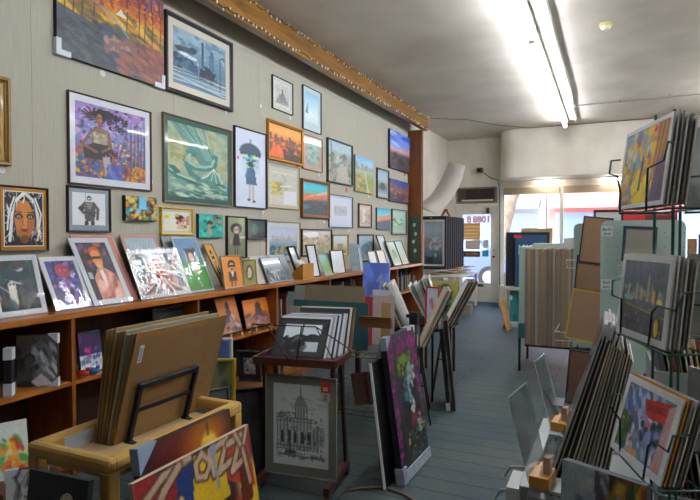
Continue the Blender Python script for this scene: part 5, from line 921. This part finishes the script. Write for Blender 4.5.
# mat board bin
bn = thing('mat_board_bin', 'mint-sided metal bin packed with tall mat board packs', 'rack', (-.53, 6.3, 0))
MB().box(-.31, -.25, -.32, .36, .5, 1.30).build('side_panel', MINT, bn, bevel=.01); MB().box(-.25, .42, .34, .36, .3, 1.33).build('back_panel', MINT, bn, bevel=.01)
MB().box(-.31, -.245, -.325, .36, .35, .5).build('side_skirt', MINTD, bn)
for x in (-.30, .36):
    for y in (-.3, .34): MB().cyl((x, y, 0), (x, y, .4), .013, 8).build('leg', DM, bn)
MB().box(-.25, .4, -.3, .34, .262, .285).build('base_tray', DM, bn)
rg = random.Random(21)
tones = ['#94806a', '#8a7a68', '#a08c74', '#7c6e60', '#988a7a', '#8c7458', '#a4988a', '#857868']
x = -.245; k = 0
while x < .22:
    w = rg.uniform(.014, .026); y0 = rg.uniform(-.33, -.30); h = rg.uniform(.985, 1.0)
    o = MB().box(0, w, 0, .58, 0, h).build('mat_board_pack', M(rg.choice(tones), .9, var=.05, scale=14.), loc=(-.53 + x, 6.3 + y0, .2855)); tag(o, 'tall tan mat board pack standing on edge in the mint-sided bin', 'mat board', 'mat board packs in the bin'); x += w + .003
plain_board(PL(-.30, 6.63, .29, .3, 1.10, 0, -1), 'pale grey board showing over the tops of the mat board packs', '#a8aca4', .008)
# mint pegboard display panels
def roundrect(w, z0, z1, r=.05):
    return [(-w / 2, z0), (w / 2, z0)] + [(w / 2 - r + r * math.cos(R(a)), z1 - r + r * math.sin(R(a))) for a in range(0, 91, 15)] + [(-w / 2 + r - r * math.sin(R(a)), z1 - r + r * math.cos(R(a))) for a in range(0, 91, 15)]
def peg_panel(x, y, w, label, zt=1.52):
    t = thing('pegboard_stand', label, 'display stand', (x, y, 0))
    MB().prism(roundrect(w, .42, zt), -.012, .012, 'y').build('panel', MINT, t)
    m = MB()
    for i in range(int(w / .06)):
        for j in range(4): m.cyl((-w / 2 + .05 + i * .06, -.0135, zt - .09 - j * .1), (-w / 2 + .05 + i * .06, -.0118, zt - .09 - j * .1), .004, 6)
    m.build('peg_holes', M('#2c3a38', .8), t)
    for s in (-1, 1):
        MB().cyl((s * (w / 2 - .04), 0, 0), (s * (w / 2 - .04), 0, .44), .014, 8).build('leg', DM, t); MB().box(s * (w / 2 - .04) - .015, s * (w / 2 - .04) + .015, -.2, .2, 0, .022).build('foot', DM, t)
    return t
p3 = peg_panel(.22, 4.5, .54, 'nearer mint green pegboard stand with price cards'); p2 = peg_panel(.03, 5.35, .62, 'farther mint green pegboard stand behind the brown packages')
WC = M('#bcc4c0', .6)
for i, (z, tx) in enumerate(((1.45, '8x10'), (1.06, '5x7'))):
    g = MB().box(-.265, -.19, -.0155, -.013, z - .045, z + .03).build('price_card', WC, p3); text(tx, .03, M('#2c3034', .6), g, (-.228, -.016, z + .005)); text('$8.95', .022, M('#2c3034', .6), g, (-.228, -.016, z - .028))
WR = M('#c4c8c0', .4, .3)
def basket(t, x0, x1, z, dep=.16, fr=.07):
    m = MB().tube([(x0, -.014, z), (x0, -dep, z - .0), (x1, -dep, z), (x1, -.014, z)], .0035, 6).tube([(x0, -.014, z - fr), (x0, -dep, z - .0)], .003, 5).tube([(x1, -.014, z - fr), (x1, -dep, z)], .003, 5)
    for i in range(1, 4): x = x0 + (x1 - x0) * i / 4; m.tube([(x, -.014, z - fr), (x, -dep + .01, z - fr), (x, -dep, z)], .003, 5)
    m.tube([(x0, -dep + .01, z - fr), (x1, -dep + .01, z - fr)], .003, 5); return m.build('wire_basket', WR, t)
basket(p2, -.36, .1, 1.2); basket(p2, -.42, .05, .62, .5); basket(p3, -.15, .2, 1.2)
def package(P, label, face='#8a6848', rim='#1c1a1a', rw=.012, d=.05, **k):
    t = thing('wrapped_frame', label, 'wrapped frame', P['loc'], P['rz'], P['tilt']); w, h = P['w'], P['h']
    MB().ring(w, h, [(0, 0), (0, -d), (rw, -d), (rw, 0)]).build('frame', M(rim, .4), t)
    MB().box(-w / 2 + rw * .6, w / 2 - rw * .6, -d + .003, -.004, rw * .6, h - rw * .6).build('kraft_backing', M(face, .7, var=.08, scale=10.), t)
    MB().box(-w / 2 - .004, w / 2 + .004, -d - .004, -d - .0034, -.003, h + .008).build('plastic_wrap', FILM, t); return t
def pk(u0, u1, vt, vb, Y, tilt, roll, *aa, **k):
    g = fb(u0, u1, vt, Y, None, aa[0], z=hit((u0 + u1) / 2, vb, Y=Y).z, tl=tilt, fn=package, **k); g.rotation_euler.y = R(roll); return g
pk(578, 608, 217.5, 264, 5.22, -6, 6, 'brown backed wrapped frame in the upper basket of the farther pegboard', face='#86644a')
pk(574, 603, 256.5, 292, 5.2, -6, 4, 'brown wrapped frame half hidden below the one in the upper basket', face='#7c6048')
t = pk(564.5, 600, 291, 341, 4.86, -8, 8, 'brown package edged with yellow tape on the lower basket', face='#98785c', rim='#b4a028', rw=.012, d=.03)
P = dict(w=.27, h=.4)
w, h = P['w'], P['h']; m = MB()
for a_, b_ in (((-.01, .62), (.02, .72)), ((.0, .55), (.03, .58)), ((-.03, .5), (.02, .46)), ((-.02, .42), (.0, .38)), ((.0, .38), (-.03, .34))): m.cyl((a_[0], -.0365, a_[1] * h), (b_[0], -.0365, b_[1] * h), .002, 5)
m.build('handwriting', M('#3a3230', .7), t)
g = pk(565, 592, 351, 404, 4.1, -6, 4, 'dark brown wrapped frame on the low chrome stand, below the yellow taped package', face='#6a4c38', rim='#1c1c1e', d=.04); P = dict(loc=g.location)
st = thing('low_stand', 'low chrome stand carrying the dark brown wrapped frame', 'stand', (P['loc'].x, 4.12, 0)); zs = P['loc'].z - .004; MB().box(-.16, .16, -.1, .1, zs - .02, zs).build('platform', M('#8a8c8c', .3, .8), st)
for x in (-.14, .14):
    for y in (-.08, .08): MB().cyl((x, y, 0), (x, y, zs - .02), .01, 8).build('leg', CH, st)
framed(PL(.0, 5.42, 1.12, .24, .52, 0, 0), 'dark red edged white picture top behind the upper wrapped frame', Art(10, 14, '#c4c8c8').nz(.04), '#4a1c1c', .02, .02, .02) 
pk(621, 655, 227, 262, 4.4, -5, 3, 'blue-edged wrapped grey frame hanging on the nearer pegboard', face='#8a867a', rim='#2c3c4c', rw=.02, d=.05)
tag(MB().box(0, .9, 0, .02, 0, 1.44).build('red_board', M('#c02820', .5), loc=(hit(622, 215, Y=11.6).x, 11.6, .4205)), 'bright red board standing in the display window', 'board')
tag(MB().box(0, .5, 0, .02, 0, 1.38).build('maroon_board', M('#5c1c24', .5), loc=(hit(645, 215, Y=11.5).x, 11.5, .4205)), 'maroon board overlapping the bright red board in the display window', 'board')
for k in range(4):
    x = 1.35 + .17 * k; tag(MB().box(-.07, .07, -.05, .05, 0, .95 + .08 * (k % 2)).build('display_box', M(['#8a6a40', '#3a2c24', '#a89060', '#5c4630'][k], .6), loc=(x, 11.5, .4205)), ['light brown', 'near-black', 'straw coloured', 'mid brown'][k] + ' box standing in the display window at the right edge', 'box')

# ================================================================== BIN OF LEANING PRINTS, EDGES TO THE CAMERA
LG = M('#9a9ea0', .45, .2); GB = M('#6c7270', .6)
bb = thing('print_bin', 'low white metal bin full of prints leaning right, edges towards the camera', 'bin', (-.06, 2.62, 0))
MB().box(-.25, .25, -.32, .3, .345, .36).build('base_tray', LG, bb, bevel=.003)
MB().box(.235, .25, -.32, .3, .36, .62).build('side_plate', GB, bb); MB().box(-.25, -.235, -.32, .3, .30, .40).build('side_plate', LG, bb)
for x in (-.23, .23):
    for y in (-.3, .28): MB().box(x - .014, x + .014, y - .014, y + .014, 0, .345).build('leg', LG, bb)
for y in (-.3, -.05): MB().tube([(-.24, y, .37), (-.33, y, .36), (-.36, y, .31)], .006, 6).build('hook', LG, bb)
rg = random.Random(9); N = 27
ec = ['#a8acae', '#1c1a1a', '#c4c0b4', '#141214', '#241c1c', '#b4ae9c', '#201a1c', '#3a2c2c', '#c8c4bc', '#181616', '#4a3830', '#98907c', '#241c1e', '#54403a', '#aca494', '#2c2422', '#6a5a4c', '#3c2c2a']
for k in range(N):
    f = k / (N - 1); a = 17 - 6.5 * f; h = .69 - .10 * f + rg.uniform(-.012, .012)
    P = dict(loc=Vector((-.218 + .205 * f, 2.345 + .2 + rg.uniform(-.008, .008), .3615 )), rz=R(-90), tilt=R(-a), w=.4, h=h)
    if k < 8 or k in (11, 14):
        t = sleeved(P, 'clear-sleeved print nearest the aisle in the leaning bin' if k == 0 else 'sleeved print with a pale plastic top in the leaning bin', None, .0, '#c8ccd0', .005, film=False, bc=ec[k % 18], group=None if k == 0 else 'sleeved prints in the leaning bin')
        MB().box(-.203, .203, -.0078, .0015, h - .002, h + .045 + .01 * (k % 2)).build('sleeve_top', M('#c4c4c6', .25, var=.2, scale=20., coat=.6), t)
        if k == 0: MB().box(-.205, .205, -.011, -.0075, .0, h + .03).build('plastic_sleeve', ACRYL, t)
    else: plain_board(P, 'mounted print seen edge-on in the leaning bin', ec[(k * 7) % 18] if k % 2 else '#cfcabc', (.0055 if k % 3 else .0035), 'mounted print', 'mounted_print', 'mounted prints in the leaning bin')
# acrylic sign holders on pale wooden blocks
WBK = M('#c08a34', .4, var=.25, scale=14.)
lg = thing('side_ledge', 'pale metal ledge along the aisle side of the leaning prints', 'ledge', (-.265, 2.6, 0))
MB().box(-.035, .015, -.42, .46, .438, .45).build('plate', LG, lg, bevel=.003); MB().box(.015, .13, -.42, -.285, .438, .45).build('end_plate', LG, lg); MB().box(.015, .13, .22, .46, .438, .45).build('end_plate', LG, lg)
for y in (-.4, .42): MB().box(-.025, -.005, y - .01, y + .01, 0, .438).build('leg', LG, lg)
for k, (u, v) in enumerate(((539, 478), (558, 432))):
    if k == 0: p = Vector((-.212, 2.245, .4505))
    else: p = Vector((-.195, 2.93, .4505))
    t = thing('sign_holder', ['nearer acrylic sign holder on a honey wood block', 'farther acrylic sign holder on a honey wood block'][k], 'sign holder', p, R(-7))
    MB().box(-.045, .03, -.07, .05, 0, .045).build('wood_block', WBK, t, bevel=.003); MB().box(-.045, .0, .052, .14, 0, .03).build('wood_block', WBK, t, bevel=.003)
    MB().prism([(-.046, .012), (-.042, .012), (-.122, .33), (-.126, .33)], -.07, .20 if k == 0 else .16, 'y').build('acrylic_sheet', ACRYL, t)
    ye = .20 if k == 0 else .16; MB().tube([(-.044, -.07, .012), (-.124, -.07, .33), (-.124, ye, .33), (-.044, ye, .012)], .0016, 5).build('polished_edge', M('#c9d2d4', .2), t)  # pale strips stand in for the bright glint along the sheet edges
    MB().prism([(-.01, .045), (-.006, .045), (.03, .19), (.026, .19)], -.06, .02, 'y').build('acrylic_sheet', ACRYL, t)
    MB().box(.0, .025, -.03, .01, .0455, .11).build('pale_card', M('#c8a890', .6), t)
tag(MB().box(-.025, .025, -.1, .08, 0, .075).build('white_carton', M('#c2c6c8', .6), loc=(-.335, 2.36, .325)), 'white foam block hanging at the near corner of the ledge', 'carton')
bl = thing('low_stool', 'low white stool under the white foam block', 'stool', (-.335, 2.36, 0)); MB().box(-.03, .025, -.09, .09, .304, .324).build('seat', LG, bl)
for x in (-.02, .015):
    for y in (-.075, .075): MB().box(x - .008, x + .008, y - .008, y + .008, 0, .304).build('leg', LG, bl)

# ================================================================== GREY BINS OF FILED PRINTS BEHIND THE SPINNER
gb = thing('record_bin', 'two-level grey metal bin of filed prints behind the wire spinner', 'bin', (.72, 3.25, 0))
GP = M('#7a807e', .55, var=.06, scale=4.)
MB().box(-.52, .7, -.27, -.255, .5, .765).build('front_panel', GP, gb); MB().box(-.52, .7, .255, .27, .0, .8).build('back_panel', GP, gb); MB().box(-.52, -.505, -.255, .255, .0, .765).build('side_panel', GP, gb); MB().box(.685, .7, -.255, .255, .0, .765).build('side_panel', GP, gb)
MB().box(-.505, .685, -.255, .255, .5, .515).build('bin_floor', GP, gb); MB().box(-.505, .685, -.255, .255, .10, .13).build('lower_floor', GP, gb); MB().box(-.52, .7, -.27, -.255, .0, .18).build('kick_panel', GP, gb)
rg = random.Random(31)
for lvl, (z, hh) in enumerate(((.5155, .40), (.1305, .28))):
    x = -.49 + (.06 if lvl == 0 else 0)
    while x < .62:
        w = rg.uniform(.005, .012); h = hh + rg.uniform(-.02, .02)
        o = MB().box(0, w, 0, .4, 0, h).build('filed_print', M(rg.choice(['#8a3a28', '#c4bcac', '#2c2422', '#a89878', '#5c2c24', '#d0ccc0', '#3a3838', '#7a6a50']), .8), loc=(.72 + x + (0.0), 3.04, z)); o.rotation_euler = (0, R(-9 if x < .5 else 0), 0)
        tag(o, ['print filed upright in the upper level of the grey bin', 'print filed upright in the lower level of the grey bin'][lvl], 'filed print', ['filed prints, upper grey bin', 'filed prints, lower grey bin'][lvl]); x += w + rg.uniform(.012, .024)
# abstract canvas at the bottom right
A = Art(60, 70, '#7c8a9c').grad('#90a0b0', '#8494a4', '#7c8898', '#6a7484').dabs(40, ['#98a8b8', '#7484a0', '#a8b0b0', '#5c6884'], (0, 0, .5, 1), .1, .3, 3, rot=85).poly([(.42, 1), (.55, .98), (.68, .85), (.74, .6), (.5, .4), (.44, .6)], '#4c4858').ln([(.5, .96), (.66, .84), (.72, .6)], .03, '#98a0b8').poly([(.55, 1), (1, 1), (1, .82), (.8, .86)], '#2c3020').dabs(30, ['#7a6a20', '#9a4a20', '#34502c', '#c0a040', '#1c1c18'], (.6, .84, 1, 1), .04, 2, 6).dabs(16, ['#a0a8ac', '#b8bcbc'], (.7, .5, 1, .85), .08, 1.4, 7).nz(.04)
a, b = Vector((-.125, 1.83, 0)), Vector((.10, 1.73, 0))
canvas(dict(loc=(a + b) / 2 + Vector((0, -.03, .003)), rz=math.atan2((b - a).y, (b - a).x), tilt=R(-3), w=(b - a).length, h=.715), 'pale blue and purple abstract canvas with a leafy dark corner, at the bottom right', A, .03, '#3a4048', gain=1.3)

# ================================================================== GREEN WIRE SPINNER
GW = M('#17453a', .35, .3)
sp = thing('wire_spinner', 'dark green wire spinner rack full of matted prints at the right', 'spinner rack', (.285, 2.17, 0))
org = Vector((.285, 2.17, 0))
def L(u, v, d): return hit(u, v, d=d) - org
for u, d in ((653.5, 2.12), (672, 2.02), (679, 2.16)):
    p = L(u, 300, d); MB().cyl((p.x, p.y, .04), (p.x, p.y, 1.86), .0055, 8).build('upright', GW, sp)
MB().cyl((0.03, .0, 0), (0.03, .0, .04), .125, 28).build('base', GW, sp); MB().tube([(.11 * math.cos(R(a)) + .03, .11 * math.sin(R(a)) + .0, .045) for a in range(0, 361, 20)], .006).build('base_ring', GW, sp)
PK = [  # per pocket: left-bottom, right-bottom (u,v,d), right-top (u,v), wires
    ((619, 209, 2.05), (664, 206, 1.67), (676.5, 111)),
    ((617.5, 331, 2.0), (666.5, 351, 1.66), (677, 257)),
    ((611, 447, 1.95), (661.5, 486, 1.63), (686, 401))]
wires = [
    [[(620, 212, 1.98), (620, 190, 1.97), (617, 176, 1.95), (609.5, 174, 1.95), (611, 161, 1.95), (620, 160, 2.02)], [(646, 212, 1.75), (646.5, 190, 1.75), (648, 168, 1.75), (664, 160, 1.64), (668, 142, 1.62), (690, 142, 1.8)], [(620, 212, 1.98), (646, 212, 1.75), (668, 213, 1.62)]],
    [[(620.5, 334, 1.94), (621.5, 299, 1.93), (612, 295, 1.92), (612.5, 281, 1.92), (621, 278.5, 2.0)], [(648, 347, 1.74), (652, 312, 1.73), (658, 306, 1.7), (676, 311, 1.6), (683, 293, 1.6), (706, 292, 1.75)], [(620.5, 334, 1.94), (648, 347, 1.74), (668, 356, 1.6)]],
    [[(620, 452, 1.88), (620, 420, 1.87), (610, 406, 1.86), (612, 395, 1.86), (622, 394, 1.95)], [(643, 480, 1.7), (648, 446, 1.68), (653, 441, 1.66), (668, 452, 1.56), (673, 436, 1.56), (706, 435, 1.7)], [(620, 455, 1.88), (643, 480, 1.7), (660, 496, 1.58)]]]
arts = []
A = Art(90, 70, '#b89058').dabs(150, ['#d8901c', '#e0b030', '#c87818', '#a85c30', '#7898b8', '#5c78b0', '#c8c8b0', '#e8c038', '#8a9aa8'], (0, 0, .75, 1), .09, 1.3, 3).dabs(30, ['#e8c820', '#f0d030'], (.3, .0, .6, .4), .08, 1, 4).ln([(.45, .2), (.48, .6)], .06, '#384848').ln([(.25, .3), (.28, .55)], .06, '#4c8838').rect(.75, 0, 1, 1, '#b87c38')
for x in (.76, .84, .92): A.ln([(x - .1, .0), (x + .04, 1)], .04, '#8a5a30')
A.poly([(.7, 0), (1, 0), (1, .6), (.8, .5)], '#6a5470').el(.7, .93, .04, .04, '#d83060').nz(.05); arts.append(A)
A = Art(90, 80, '#4a545e').grad('#5c666e', '#525c66', '#48525c', '#4c5660', '#3c464e', '#404a54').dabs(26, ['#8a9088', '#707868'], (0, .48, 1, .65), .06, .6, 3)
for x, h in ((.14, .66), (.34, .68), (.45, .62), (.6, .8), (.7, .62), (.84, .6)):
    A.poly([(x - .05, .46), (x + .05, .46), (x + .02, h), (x - .02, h)], '#98906c', .7).ln([(x, .46), (x, h + .03)], .012, '#c8bc88', .8)
A.ln([(.1, .38), (.98, .28)], .012, '#c8a020').el(.16, .47, .12, .04, '#78a49c').poly([(.7, .6), (.76, .62), (.76, .42), (.7, .44)], '#c8962c').el(.86, .47, .06, .05, '#d8c868').el(.84, .14, .04, .12, '#d8c028').dabs(30, ['#c8a83c', '#5c7c78', '#8a8c48', '#2c343c'], (.05, .02, .95, .44), .04, .5, 6, a=.6).nz(.04); arts.append(A)
A = Art(90, 76, '#6a7ca0').dabs(150, ['#98b4d0', '#5878b8', '#b8c8d8', '#3858a0', '#7a88a8', '#c8d0d8', '#485c80'], (0, .1, .8, 1), .06, 2, 3, rot=-60).dabs(60, ['#4c6c38', '#3c5430', '#5c8048'], (0, .1, .2, .5), .08, 1.3, 5).dabs(14, ['#c83040', '#e0c030'], (0, .1, .6, .7), .03, 1.2, 6).poly([(.4, .86), (.9, .96), (.88, .66), (.5, .62)], '#c02018').poly([(.45, .8), (.86, .88), (.86, .78), (.5, .72)], '#8a1814').el(.55, .5, .1, .1, '#b87868').el(.72, .52, .07, .08, '#4c6c2c').dabs(24, ['#242838', '#384878', '#8a98c8'], (.45, .3, .85, .62), .07, 1, 9).poly([(.82, .0), (1, .0), (1, .98), (.88, .9), (.86, .5)], '#c89c9c').ln([(.7, .5), (.74, .0)], .05, '#4c5490').poly([(.2, .0), (.55, .0), (.5, .1), (.3, .1)], '#c8a078').nz(.05); arts.append(A)
LB = ['sleeved yellow and orange street scene in the top pocket of the wire spinner', 'sleeved grey night skyline print with yellow lights in the middle pocket of the spinner', 'sleeved blue figure painting with a red roof in the bottom pocket of the spinner']
for i, (lb, rb, tt) in enumerate(PK):
    p0, p1 = hit(*lb[:2], d=lb[2]), hit(*rb[:2], d=rb[2]); z = (p0.z + p1.z) / 2; p0.z = p1.z = z
    P = _lean(p0, p1, tt, True)
    sleeved(P, LB[i], arts[i], .022 if i else .014, '#c4c8ca' if i == 1 else '#dcdfe2', .004, gain=1.35, over=.018)
    e = (p1 - p0).normalized(); bk = Vector((-e.y, e.x, 0))
    if bk.x < 0: bk = -bk
    for k in range(5):
        Q = dict(P); Q['loc'] = P['loc'] + bk * (.012 + .013 * k) ; Q['h'] = P['h'] - .004 * k + .004
        sleeved(Q, ['print filed behind the yellow street scene in the top pocket', 'print filed behind the night skyline in the middle pocket', 'print filed behind the blue figure painting in the bottom pocket'][i], None, 0, '#9a9ca0', .005, film=False, bc=['#b4b4b4', '#8a8078', '#c4c4c4', '#6c625c', '#b8b4a8'][k] if i < 2 else ['#b87c28', '#8a8480', '#c0bcb4', '#6c625c', '#a8a8a4'][k], group=['top pocket of the spinner', 'middle pocket of the spinner', 'bottom pocket of the spinner'][i])
    for wv in wires[i]: MB().tube([L(*q) for q in wv], .0034, 7).build('pocket_wire', GW, sp, True)
    zz = z - org.z - .012
    for q in (p0, p1):   # shelf wires of the pocket back to the uprights
        c = q - org; MB().tube([(c.x - e.x * 0, c.y, zz), (c.x + bk.x * .13, c.y + bk.y * .13, zz)], .0034).build('pocket_wire', GW, sp)
    MB().tube([(p0.x - org.x + bk.x * .02, p0.y - org.y + bk.y * .02, zz), (p1.x - org.x + bk.x * .02, p1.y - org.y + bk.y * .02, zz)], .0034).tube([(p0.x - org.x + bk.x * .12, p0.y - org.y + bk.y * .12, zz), (p1.x - org.x + bk.x * .12, p1.y - org.y + bk.y * .12, zz)], .0034).build('pocket_wire', GW, sp)
    # the pocket on the spinner's other side, print backs towards us
    a, b = hit(686, (205, 330, 452)[i], d=1.95), hit(760, (205, 330, 452)[i], d=1.75); a.z = b.z = z
    Pb = _lean(a, b, (688, (148, 262, 372)[i]), False); Pb['h'] = .28; Pb['tilt'] = R(-4)
    sleeved(Pb, ['grey backed sleeve with faint print in the top right pocket of the spinner', 'grey backed sleeve in the middle right pocket of the spinner', 'grey backed sleeve in the bottom right pocket of the spinner'][i], Art(20, 16, '#a4a8aa').nz(.02), .01, '#9a9ea0', .012, gain=1.1)
    m = MB(); c, d_ = a - org, b - org; m.tube([(c.x, c.y, zz), (d_.x, d_.y, zz), (d_.x - .0, d_.y + .05, zz), (c.x, c.y + .05, zz), (c.x, c.y, zz)], .0034).tube([(c.x, c.y - .03, zz + .12), (d_.x, d_.y - .03, zz + .12)], .0034).tube([(c.x, c.y, zz), (c.x, c.y - .03, zz + .12), (c.x - .03, c.y + .03, zz + .12)], .0034)
    m.build('pocket_wire', GW, sp, True)
